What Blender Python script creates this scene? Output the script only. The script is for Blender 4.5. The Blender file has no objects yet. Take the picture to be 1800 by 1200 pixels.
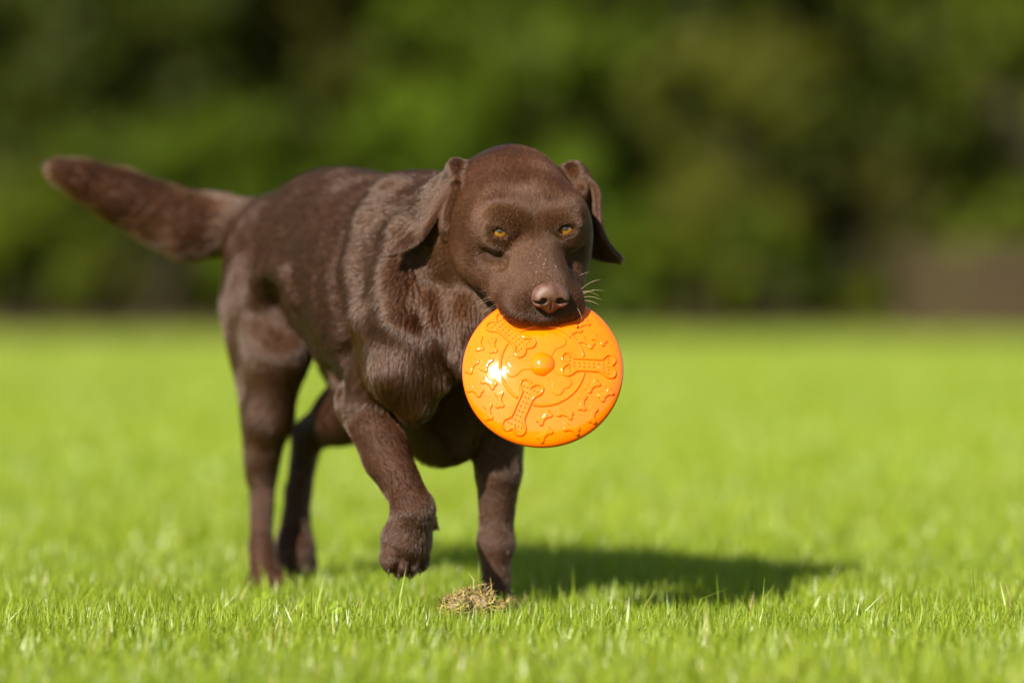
import bpy, math
import numpy as np
from mathutils import Vector, Matrix
from mathutils.kdtree import KDTree

FUR = True
rng = np.random.default_rng(7)

# ------------------------------------------------------------------ camera, sky, sun
scene = bpy.context.scene
FPX, HZ, CAMH = 6750.0, 510.0, 0.452            # focal length in photo pixels, horizon row, lens height


def P(px, py, Y):
    """photo pixel + distance along the ground -> world point"""
    return np.array([(px - 900.0) * Y / FPX, Y, CAMH - (py - HZ) * Y / FPX])


cam_data = bpy.data.cameras.new('camera')
cam = bpy.data.objects.new('camera', cam_data)
scene.collection.objects.link(cam)
cam.location = (0, 0, CAMH)
cam.rotation_euler = (math.radians(90), 0, 0)
cam_data.lens = 135.0
cam_data.sensor_width = 36.0
cam_data.shift_y = -(600.0 - HZ) / 1800.0
cam_data.clip_end = 2000.0
cam_data.dof.use_dof = True
cam_data.dof.focus_distance = 4.90
cam_data.dof.aperture_fstop = 1.6
scene.camera = cam

SUN_DIR = Vector((-0.416, -0.721, 0.555)).normalized()      # towards the sun
world = bpy.data.worlds.new('World')
scene.world = world
world.use_nodes = True
wn = world.node_tree
sky = wn.nodes.new('ShaderNodeTexSky')
sky.sky_type = 'NISHITA'
sky.sun_disc = False
sky.sun_elevation = math.asin(SUN_DIR.z)
sky.sun_rotation = math.atan2(SUN_DIR.x, SUN_DIR.y)
wn.links.new(sky.outputs[0], wn.nodes['Background'].inputs[0])
wn.nodes['Background'].inputs[1].default_value = 0.055

sun_data = bpy.data.lights.new('sun', 'SUN')
sun_data.energy = 5.0
sun_data.angle = math.radians(0.53)
sun_data.color = (1.0, 0.93, 0.82)
sun = bpy.data.objects.new('sun', sun_data)
scene.collection.objects.link(sun)
sun.rotation_euler = SUN_DIR.to_track_quat('Z', 'Y').to_euler()
sun.location = (-3, -3, 8)

scene.render.engine = 'CYCLES'
scene.view_settings.view_transform = 'Standard'
scene.view_settings.look = 'None'
scene.view_settings.gamma = 1.0
scene.view_settings.use_curve_mapping = False
scene.view_settings.exposure = 1.92
scene.cycles.use_denoising = True
scene.cycles.max_bounces = 10
scene.cycles.transparent_max_bounces = 8
scene.cycles.use_adaptive_sampling = False
try:
    scene.cycles_curves.shape = 'RIBBONS'
    scene.cycles_curves.subdivisions = 2
except Exception:
    pass

COL = scene.collection


# ------------------------------------------------------------------ helpers
def tag(o, label=None, cat=None, group=None, kind=None):
    if label: o['label'] = label
    if cat: o['category'] = cat
    if group: o['group'] = group
    if kind: o['kind'] = kind
    return o


def empty(name, loc):
    o = bpy.data.objects.new(name, None)
    o.empty_display_size = 0.05
    o.location = loc
    COL.objects.link(o)
    return o


def link(name, me, mat=None, parent=None):
    o = bpy.data.objects.new(name, me)
    if mat is not None and len(me.materials) == 0:
        me.materials.append(mat)
    COL.objects.link(o)
    if parent is not None:
        o.parent = parent
        o.matrix_parent_inverse = parent.matrix_basis.inverted()
    return o


def np_mesh(name, verts, faces, smooth=True, attrs=None):
    """verts (N,3); faces = list of arrays (M,k)"""
    me = bpy.data.meshes.new(name)
    verts = np.asarray(verts, dtype=np.float32)
    if isinstance(faces, np.ndarray):
        faces = [faces]
    faces = [np.asarray(f, dtype=np.int32) for f in faces if len(f)]
    nl = sum(f.size for f in faces)
    nf = sum(len(f) for f in faces)
    me.vertices.add(len(verts))
    me.vertices.foreach_set('co', verts.ravel())
    me.loops.add(nl)
    me.loops.foreach_set('vertex_index', np.concatenate([f.ravel() for f in faces]))
    me.polygons.add(nf)
    tot = np.concatenate([np.full(len(f), f.shape[1], np.int32) for f in faces])
    st = np.concatenate([[0], np.cumsum(tot)[:-1]]).astype(np.int32)
    me.polygons.foreach_set('loop_start', st)
    me.polygons.foreach_set('loop_total', tot)
    me.polygons.foreach_set('use_smooth', np.full(nf, smooth))
    me.update(calc_edges=True)
    for k, v in (attrs or {}).items():
        v = np.asarray(v, dtype=np.float32)
        if v.ndim == 1:
            a = me.attributes.new(k, 'FLOAT', 'POINT')
            a.data.foreach_set('value', v)
        else:
            a = me.attributes.new(k, 'FLOAT_VECTOR', 'POINT')
            a.data.foreach_set('vector', v.ravel())
    return me


def material(name):
    m = bpy.data.materials.new(name)
    m.use_nodes = True
    nt = m.node_tree
    return m, nt, nt.nodes, nt.links, nt.nodes['Principled BSDF']


def ramp(nodes, stops):
    r = nodes.new('ShaderNodeValToRGB')
    el = r.color_ramp.elements
    while len(el) < len(stops):
        el.new(0.5)
    for e, (p, c) in zip(el, stops):
        e.position = p
        e.color = (*c, 1)
    return r


# ------------------------------------------------------------------ signed distance modelling
class SDF:
    """list of smooth-blended shapes, evaluated on a grid or at points"""

    def __init__(self):
        self.p = []

    def add(self, fn, lo, hi, k=0.012, op='+', flow=None, fur=0.010, lift=0.0, fw=1.0):
        self.p.append((fn, np.asarray(lo) - k - 0.010, np.asarray(hi) + k + 0.010, k, op,
                       None if flow is None else np.asarray(flow, float), fur, lift, fw))

    def cone(self, a, b, ra, rb, **kw):
        a = np.asarray(a, float); b = np.asarray(b, float)
        ab = b - a; L2 = max(ab @ ab, 1e-12)

        def fn(p):
            t = np.clip(((p - a) @ ab) / L2, 0, 1)
            return np.linalg.norm(p - a - t[..., None] * ab, axis=-1) - (ra + (rb - ra) * t)
        kw.setdefault('flow', ab / math.sqrt(L2))
        self.add(fn, np.minimum(a - ra, b - rb), np.maximum(a + ra, b + rb), **kw)

    def chain(self, pts, rs, **kw):
        for i in range(len(pts) - 1):
            self.cone(pts[i], pts[i + 1], rs[i], rs[i + 1], **kw)

    def ell(self, c, r, R=None, **kw):
        """R rows = the ellipsoid's axes in world space"""
        c = np.asarray(c, float); r = np.asarray(r, float)
        R = np.eye(3) if R is None else np.asarray(R, float)
        ext = np.sqrt(((R * r[:, None]) ** 2).sum(0))

        def fn(p):
            q = (p - c) @ R.T
            k0 = np.linalg.norm(q / r, axis=-1)
            k1 = np.linalg.norm(q / (r * r), axis=-1)
            return k0 * (k0 - 1.0) / np.maximum(k1, 1e-6)
        self.add(fn, c - ext, c + ext, **kw)

    def cloud(self, pts, rad, **kw):
        """thin curved sheet given by densely sampled points and a thickness per point"""
        pts = np.asarray(pts, np.float32); rad = np.asarray(rad, np.float32)

        kd = KDTree(len(pts))
        for i, q in enumerate(pts.tolist()):
            kd.insert(q, i)
        kd.balance()
        find = kd.find

        def fn(p):
            sh = p.shape[:-1]
            r = [find(q) for q in p.reshape(-1, 3).tolist()]
            d = np.array([x[2] for x in r]) - rad[np.array([x[1] for x in r], int)]
            return d.reshape(sh)
        self.add(fn, pts.min(0) - rad.max(), pts.max(0) + rad.max(), **kw)

    @staticmethod
    def blend(v, d, k, op):
        if op == '+':
            h = np.maximum(k - np.abs(v - d), 0) / k
            return np.minimum(v, d) - h * h * k * 0.25
        h = np.maximum(k - np.abs(v + d), 0) / k          # '-': carve
        return np.maximum(v, -d) + h * h * k * 0.25

    def grid(self, lo, hi, step):
        lo = np.asarray(lo, float); hi = np.asarray(hi, float)
        n = np.ceil((hi - lo) / step).astype(int) + 1
        vol = np.full(n, 0.05, np.float32)
        ax = [lo[i] + np.arange(n[i]) * step for i in range(3)]
        for fn, a, b, k, op, *_ in self.p:
            i0 = np.clip(np.floor((a - lo) / step).astype(int), 0, n)
            i1 = np.clip(np.ceil((b - lo) / step).astype(int) + 1, 0, n)
            if (i1 <= i0).any():
                continue
            sl = tuple(slice(i0[j], i1[j]) for j in range(3))
            g = np.stack(np.meshgrid(*[ax[j][sl[j]] for j in range(3)], indexing='ij'), -1)
            vol[sl] = self.blend(vol[sl], fn(g).astype(np.float32), k, op)
        return vol

    def at(self, p):
        v = np.full(len(p), 0.05)
        for fn, a, b, k, op, *_ in self.p:
            m = ((p > a) & (p < b)).all(1)
            if m.any():
                v[m] = self.blend(v[m], fn(p[m]), k, op)
        return v

    def grad(self, p, e=0.0006):
        g = np.empty_like(p)
        for i in range(3):
            d = np.zeros(3); d[i] = e
            g[:, i] = self.at(p + d) - self.at(p - d)
        return g / (2 * e)

    def project(self, p, n=2):
        for _ in range(n):
            v = self.at(p); g = self.grad(p)
            l2 = np.maximum((g * g).sum(1), 0.2)
            st = np.clip(v / l2, -0.003, 0.003)
            p = p - g * st[:, None]
        return p

    def flow(self, p):
        """soft mean of fur direction and fur length of the shapes near each point"""
        F = np.zeros((len(p), 3)); W = np.full(len(p), 1e-9); L = np.zeros(len(p)); LI = np.zeros(len(p))
        for fn, a, b, k, op, fl, fur, lift, fw in self.p:
            if fl is None or op != '+':
                continue
            m = ((p > a - 0.02) & (p < b + 0.02)).all(1)
            if not m.any():
                continue
            w = fw * np.exp(-np.clip(fn(p[m]) + 0.004, 0, None) / 0.007)
            F[m] += w[:, None] * fl; W[m] += w; L[m] += w * fur; LI[m] += w * lift
        n = np.linalg.norm(F, axis=1, keepdims=True)
        return F / np.maximum(n, 1e-6), L / W, LI / W


def surface_nets(vol, lo, step):
    ins = vol < 0
    n = np.array(vol.shape)
    c = n - 1
    cnt = np.zeros(c, np.uint8)
    for dx in (0, 1):
        for dy in (0, 1):
            for dz in (0, 1):
                cnt += ins[dx:dx + c[0], dy:dy + c[1], dz:dz + c[2]]
    cells = np.argwhere((cnt > 0) & (cnt < 8))
    idx = np.full(c, -1, np.int32)
    idx[tuple(cells.T)] = np.arange(len(cells))
    acc = np.zeros((len(cells), 3)); num = np.zeros(len(cells))
    corners = [(x, y, z) for x in (0, 1) for y in (0, 1) for z in (0, 1)]
    for a in corners:
        for ax in range(3):
            if a[ax]:
                continue
            b = list(a); b[ax] = 1
            va = vol[tuple((cells + a).T)]; vb = vol[tuple((cells + b).T)]
            m = (va < 0) != (vb < 0)
            t = np.where(m, va / np.where(m, va - vb, 1), 0)
            pos = np.tile(np.array(a, float), (len(cells), 1)); pos[:, ax] = t
            acc[m] += pos[m]; num[m] += 1
    verts = lo + (cells + acc / num[:, None]) * step
    quads = []
    for ax in range(3):
        u, v = (ax + 1) % 3, (ax + 2) % 3
        s0 = [slice(None)] * 3; s1 = [slice(None)] * 3
        s0[ax] = slice(0, -1); s1[ax] = slice(1, None)
        A = ins[tuple(s0)]; B = ins[tuple(s1)]
        for flag in (True, False):
            e = np.argwhere((A & ~B) if flag else (~A & B))
            e = e[(e[:, u] > 0) & (e[:, v] > 0) & (e[:, u] < c[u]) & (e[:, v] < c[v])]
            q = []
            for du, dv in ((-1, -1), (0, -1), (0, 0), (-1, 0)):
                f = e.copy(); f[:, u] += du; f[:, v] += dv
                q.append(idx[tuple(f.T)])
            q = np.stack(q, 1)
            quads.append(q if flag else q[:, ::-1])
    return verts, np.concatenate(quads)


def split_quads(verts, quads, mask_v):
    """4-way split of quads whose corners are all in mask; neighbours become n-gons -> triangles"""
    import bmesh
    bm = bmesh.new()
    me = np_mesh('tmp', verts, quads)
    bm.from_mesh(me)
    bpy.data.meshes.remove(me)
    bm.edges.ensure_lookup_table(); bm.verts.ensure_lookup_table()
    ed = [e for e in bm.edges if mask_v[e.verts[0].index] and mask_v[e.verts[1].index]]
    bmesh.ops.subdivide_edges(bm, edges=ed, cuts=1, use_grid_fill=True)
    bmesh.ops.triangulate(bm, faces=[f for f in bm.faces if len(f.verts) > 4])
    v = np.array([x.co[:] for x in bm.verts])
    q = np.array([[x.index for x in f.verts] for f in bm.faces if len(f.verts) == 4], np.int32).reshape(-1, 4)
    t = np.array([[x.index for x in f.verts] for f in bm.faces if len(f.verts) == 3], np.int32).reshape(-1, 3)
    bm.free()
    return v, [q, t]



# ------------------------------------------------------------------ lawn, shrub bed
m_lawn, nt, N, L, B = material('lawn_ground')
tc = N.new('ShaderNodeTexCoord')
nz = N.new('ShaderNodeTexNoise'); nz.inputs['Scale'].default_value = 1.3; nz.inputs['Detail'].default_value = 8
L.new(tc.outputs['Object'], nz.inputs['Vector'])
rp = ramp(N, [(0.3, (0.120, 0.165, 0.012)), (0.7, (0.175, 0.225, 0.016))])
L.new(nz.outputs['Fac'], rp.inputs[0]); L.new(rp.outputs[0], B.inputs['Base Color'])
B.inputs['Roughness'].default_value = 0.95
B.inputs['Specular IOR Level'].default_value = 0.02
gv = np.array([[-300, -60, 0], [300, -60, 0], [300, 500, 0], [-300, 500, 0]], float)
ground = link('lawn', np_mesh('lawn', gv, np.array([[0, 1, 2, 3]])), m_lawn)
tag(ground, kind='structure')

m_soil, nt, N, L, B = material('leaf_litter')
tc = N.new('ShaderNodeTexCoord')
nz = N.new('ShaderNodeTexNoise'); nz.inputs['Scale'].default_value = 3.0; nz.inputs['Detail'].default_value = 9
L.new(tc.outputs['Object'], nz.inputs['Vector'])
rp = ramp(N, [(0.3, (0.030, 0.021, 0.013)), (0.7, (0.075, 0.052, 0.030))])
L.new(nz.outputs['Fac'], rp.inputs[0]); L.new(rp.outputs[0], B.inputs['Base Color'])
B.inputs['Specular IOR Level'].default_value = 0.05
B.inputs['Roughness'].default_value = 0.95
nb = 60
bx = np.linspace(-60, 60, nb)
edge = 35.8 + 0.35 * np.sin(bx * 0.9) + 0.2 * np.sin(bx * 2.3 + 1)
sv = np.concatenate([np.stack([bx, edge, np.full(nb, .004)], 1), np.stack([bx, edge + .25, np.full(nb, .06)], 1), np.stack([bx, np.full(nb, 120), np.full(nb, .06)], 1)])
ii = np.arange(nb - 1)
sf = np.concatenate([np.stack([ii + r * nb, ii + 1 + r * nb, ii + 1 + (r + 1) * nb, ii + (r + 1) * nb], 1) for r in (0, 1)])
tag(link('shrub_bed', np_mesh('shrub_bed', sv, sf), m_soil), kind='structure')

# grass blades
m_grass = bpy.data.materials.new('grass_blade'); m_grass.use_nodes = True
nt = m_grass.node_tree; N, L = nt.nodes, nt.links
N.remove(N['Principled BSDF'])
at = N.new('ShaderNodeAttribute'); at.attribute_name = 'var'
rp = ramp(N, [(0.0, (0.095, 0.155, 0.010)), (0.45, (0.165, 0.222, 0.014)), (0.80, (0.225, 0.272, 0.022)), (0.955, (0.260, 0.295, 0.035)), (0.975, (0.30, 0.26, 0.10)), (1.0, (0.36, 0.30, 0.14))])
L.new(at.outputs['Fac'], rp.inputs[0])
df = N.new('ShaderNodeBsdfDiffuse'); tr = N.new('ShaderNodeBsdfTranslucent'); gl = N.new('ShaderNodeBsdfGlossy')
gl.inputs['Roughness'].default_value = 0.40
gl.inputs['Color'].default_value = (0.8, 0.8, 0.8, 1)
hs = N.new('ShaderNodeHueSaturation'); hs.inputs['Hue'].default_value = 0.485; hs.inputs['Value'].default_value = 1.35; hs.inputs['Saturation'].default_value = 1.05
L.new(rp.outputs[0], df.inputs[0]); L.new(rp.outputs[0], hs.inputs['Color']); L.new(hs.outputs[0], tr.inputs[0])
m1 = N.new('ShaderNodeMixShader'); m1.inputs[0].default_value = 0.52
L.new(df.outputs[0], m1.inputs[1]); L.new(tr.outputs[0], m1.inputs[2])
m2 = N.new('ShaderNodeMixShader')
m2.inputs[0].default_value = 0.022; L.new(m1.outputs[0], m2.inputs[1]); L.new(gl.outputs[0], m2.inputs[2])
L.new(m2.outputs[0], N['Material Output'].inputs[0])


def patchy(x, y):
    """slow variation over the lawn, -1..1"""
    return (np.sin(x * 2.1 + 1.7 * np.sin(y * 0.9)) + np.sin(y * 1.7 + 2.0 * np.sin(x * 1.1 + 2)) + np.sin((x + y) * 4.3 + 1)) / 3


def blades(n, x0, x1, y0, y1, h, w, wedge=None, lean=0.35):
    y = rng.uniform(y0, y1, n)
    if wedge is None:
        x = rng.uniform(x0, x1, n)
    else:
        x = rng.uniform(-1, 1, n) * (wedge * y + 0.6)
    # tufting: pull a share of the blades towards random tuft centres
    nt_ = max(n // 9, 1)
    c = rng.integers(0, nt_, n)
    cx = rng.uniform(-1, 1, nt_); cyy = rng.uniform(y0, y1, nt_)
    pull = rng.random(n) < 0.55
    tx = (cx * (x1 - x0) / 2 + (x0 + x1) / 2) if wedge is None else cx * (wedge * cyy + 0.6)
    sp = 0.012 * (w / 0.0022)
    x = np.where(pull, tx[c] + rng.normal(0, sp, n), x); y = np.where(pull, cyy[c] + rng.normal(0, sp, n), y)
    pv = patchy(x, y)
    hh = h * np.clip(rng.normal(1, .27, n), .35, 1.9) * (1 + .18 * pv)
    tall = rng.random(n) < 0.012
    hh = np.where(tall, hh * 1.55, hh)
    ww = w * rng.uniform(.6, 1.3, n)
    az = rng.uniform(0, 2 * math.pi, n)
    tw = az + math.pi / 2 + rng.normal(0, .5, n)
    ln = np.abs(rng.normal(0, lean, n)) + 0.05
    lx, ly = np.cos(az) * ln, np.sin(az) * ln
    wx, wy = np.cos(tw) * ww / 2, np.sin(tw) * ww / 2
    z0 = np.zeros(n)
    b0 = np.stack([x - wx, y - wy, z0 - .003], 1); b1 = np.stack([x + wx, y + wy, z0 - .003], 1)
    mx_, my_ = x + lx * hh * .30, y + ly * hh * .30
    mz = hh * .58
    c0 = np.stack([mx_ - wx * .85, my_ - wy * .85, mz], 1); c1 = np.stack([mx_ + wx * .85, my_ + wy * .85, mz], 1)
    tz = hh * np.sqrt(np.clip(1 - (ln * .75) ** 2, .25, 1))
    tp = np.stack([x + lx * hh, y + ly * hh, tz], 1)
    v = np.stack([b0, b1, c0, c1, tp], 1).reshape(-1, 3)
    o = np.arange(n)[:, None] * 5
    q = np.concatenate([o, o + 1, o + 3, o + 2], 1); t = np.concatenate([o + 2, o + 3, o + 4], 1)
    var = np.clip(rng.beta(2.2, 2.2, n) * .9 + .10 * pv, 0, .96)
    var = np.where(rng.random(n) < .022, rng.uniform(.965, 1, n), var)
    return v, q, t, np.repeat(var, 5)


if True:
    zones = [blades(42000, -0.95, 0.95, 4.05, 4.80, .040, .0024),
             blades(105000, -1.05, 1.05, 4.75, 6.10, .041, .0022),
             blades(66000, -1.8, 1.8, 6.05, 8.5, .040, .0036),
             blades(62000, 0, 0, 8.4, 15, .036, .0075, wedge=0.29),
             blades(68000, 0, 0, 14.8, 25, .038, .014, wedge=0.30),
             blades(58000, 0, 0, 24.5, 36.2, .040, .020, wedge=0.32)]
    off = 0
    V, Q, T, A = [], [], [], []
    for v, q, t, a in zones:
        V.append(v); Q.append(q + off); T.append(t + off); A.append(a); off += len(v)
    g = link('grass', np_mesh('grass', np.concatenate(V), [np.concatenate(Q), np.concatenate(T)], smooth=False, attrs={'var': np.concatenate(A)}), m_grass)
    tag(g, 'short bright green mown grass covering the lawn', 'grass', kind='stuff')

# ------------------------------------------------------------------ wood edge behind the lawn
def leaf_material(name, col, var=0.35):
    m = bpy.data.materials.new(name); m.use_nodes = True
    nt = m.node_tree; N, L = nt.nodes, nt.links
    N.remove(N['Principled BSDF'])
    at = N.new('ShaderNodeAttribute'); at.attribute_name = 'var'
    c = np.array(col)
    rp = ramp(N, [(0.0, tuple(c * (1 - var))), (0.5, tuple(c)), (1.0, tuple(c * (1 + var * 1.3)))])
    L.new(at.outputs['Fac'], rp.inputs[0])
    df = N.new('ShaderNodeBsdfDiffuse'); tr = N.new('ShaderNodeBsdfTranslucent'); gl = N.new('ShaderNodeBsdfGlossy')
    gl.inputs['Roughness'].default_value = 0.45
    L.new(rp.outputs[0], df.inputs[0]); L.new(rp.outputs[0], tr.inputs[0])
    m1 = N.new('ShaderNodeMixShader'); m1.inputs[0].default_value = 0.4
    m2 = N.new('ShaderNodeMixShader'); m2.inputs[0].default_value = 0.004
    L.new(df.outputs[0], m1.inputs[1]); L.new(tr.outputs[0], m1.inputs[2])
    L.new(m1.outputs[0], m2.inputs[1]); L.new(gl.outputs[0], m2.inputs[2])
    L.new(m2.outputs[0], N['Material Output'].inputs[0])
    return m


M_GREEN = leaf_material('leaf_green', (0.044, 0.066, 0.0035))
M_BRIGHT = leaf_material('leaf_bright', (0.050, 0.080, 0.004))
M_OLIVE = leaf_material('leaf_olive', (0.055, 0.060, 0.006))
M_LIME = leaf_material('leaf_lime', (0.055, 0.070, 0.0035))
M_SHADED = leaf_material('leaf_shaded', (0.028, 0.036, 0.004))  # shade inside the wood is put into this darker leaf colour
M_DUSK = leaf_material('leaf_dusk', (0.040, 0.040, 0.006))  # dull green; on the back trees it carries the wood's shade too
m_bark, nt, N, L, B = material('bark')
nz = N.new('ShaderNodeTexNoise'); nz.inputs['Scale'].default_value = 9; nz.inputs['Detail'].default_value = 8
tc = N.new('ShaderNodeTexCoord'); mp = N.new('ShaderNodeMapping'); mp.inputs['Scale'].default_value = (3, 3, .4)
L.new(tc.outputs['Object'], mp.inputs[0]); L.new(mp.outputs[0], nz.inputs['Vector'])
rp = ramp(N, [(0.3, (0.008, 0.006, 0.004)), (0.7, (0.020, 0.015, 0.010))])
L.new(nz.outputs['Fac'], rp.inputs[0]); L.new(rp.outputs[0], B.inputs['Base Color'])
B.inputs['Roughness'].default_value = 0.95
B.inputs['Specular IOR Level'].default_value = 0.05


def tube_mesh(paths, seg=8):
    """paths: list of (points, radii)"""
    V, F = [], []
    off = 0
    for pts, rs in paths:
        pts = np.asarray(pts, float)
        d = np.gradient(pts, axis=0); d /= np.linalg.norm(d, axis=1, keepdims=True)
        ref = np.array([1.0, 0.2, 0.1])
        a = np.cross(d, ref); a /= np.linalg.norm(a, axis=1, keepdims=True); b = np.cross(d, a)
        an = np.arange(seg) * 2 * math.pi / seg
        r = np.asarray(rs)[:, None, None]
        v = pts[:, None] + r * (np.cos(an)[None, :, None] * a[:, None] + np.sin(an)[None, :, None] * b[:, None])
        ids = np.arange(len(pts) * seg).reshape(len(pts), seg) + off; nx = np.roll(ids, -1, 1)
        V.append(v.reshape(-1, 3)); F.append(np.stack([ids[:-1], nx[:-1], nx[1:], ids[1:]], -1).reshape(-1, 4))
        off += len(pts) * seg
    return np.concatenate(V), np.concatenate(F)


ZS = 0.775                                                   # how far out the wood edge stands


def plant(name, label, cat, px, Y, lumps, mat, n, leaf, group, seed, trunk_r=0.10, stems=1):
    """lumps: (dx, dy, z, rx, rz) in metres round the plant's foot; leaves sit in the outer part of each lump"""
    r = np.random.default_rng(seed)
    Y = Y * ZS
    x0 = (px - 900) * Y / FPX
    base = np.array([x0, Y, 0.06])
    root = empty(name, base)
    tag(root, label, cat, group)
    L_ = np.array(lumps, float)
    # split each lump into smaller clumps so that the outline is uneven and gaps stay open
    C, R_ = [], []
    for dx_, dy_, z, rx, rz in L_:
        k = max(6, int(14 * rx * rz / 0.6))
        u = r.normal(size=(k, 3)); u /= np.linalg.norm(u, axis=1, keepdims=True)
        rad = r.uniform(.45, 1.0, k) ** .6
        C.append(np.stack([dx_ + u[:, 0] * rx * rad, dy_ + u[:, 1] * rx * rad * .9, z + u[:, 2] * rz * rad], 1))
        R_.append(r.uniform(.22, .42, k) * min(rx, rz))
    C = np.concatenate(C); R_ = np.concatenate(R_)
    C[:, 2] = np.maximum(C[:, 2], R_ * .7)
    w = R_ ** 2; w /= w.sum()
    ci = r.choice(len(C), n, p=w)
    u = r.normal(size=(n, 3)); u /= np.linalg.norm(u, axis=1, keepdims=True)
    p = C[ci] + u * (R_[ci] * r.uniform(.6, 1.08, n))[:, None]
    p[:, 2] = np.maximum(p[:, 2], 0.02)
    nrm = u + r.normal(0, .7, (n, 3)); nrm /= np.linalg.norm(nrm, axis=1, keepdims=True)
    t1 = np.cross(nrm, r.normal(size=(n, 3))); t1 /= np.linalg.norm(t1, axis=1, keepdims=True); t2 = np.cross(nrm, t1)
    s = leaf * r.uniform(.6, 1.3, n)[:, None]
    v = base + np.stack([p - t1 * s, p + t2 * s * .5, p + t1 * s, p - t2 * s * .5], 1).reshape(-1, 3)
    f = np.arange(n * 4).reshape(n, 4)
    va = np.repeat(np.clip(r.normal(.5, .2, n) + r.normal(0, .15, len(C))[ci], 0, 1), 4)
    # trunk or stems with limbs into the lumps
    paths = []
    top = L_[:, 2].max()
    for st in range(stems):
        a = r.uniform(0, 6.28)
        foot = np.array([math.cos(a), math.sin(a) * .6, 0]) * (0.12 * (stems > 1))
        dst = L_[np.argmax(L_[:, 2])] if stems == 1 else L_[st % len(L_)]
        end = np.array([dst[0], dst[1], dst[2] + .3 * dst[4]])
        tt_ = np.linspace(0, 1, 7)[:, None]
        pts = foot + (end - foot) * tt_ + np.sin(tt_ * 3.1) * r.normal(0, .08, 3) * [1, 1, 0]
        pts[0, 2] = -.08
        paths.append((base + pts, trunk_r * (1 - .8 * tt_[:, 0]) * (1.25 - .25 * np.minimum(tt_[:, 0] * 8, 1))))
        for lx in L_:
            tgt = np.array([lx[0], lx[1], lx[2]])
            k = min(max(int(6 * (tgt[2] * .55) / max(end[2], .1)), 1), 5)
            sta = pts[k]
            mid = (sta + tgt) / 2 + np.array([0, 0, -.06])
            paths.append((base + np.array([sta, mid, tgt]), trunk_r * np.array([.34, .2, .06])))
    tv, tf = tube_mesh(paths)
    link('trunk' if stems == 1 else 'stems', np_mesh('trunk', tv, tf), m_bark, root)
    link('crown', np_mesh('crown', v, f, smooth=False, attrs={'var': va}), mat, root)
    return root


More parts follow.
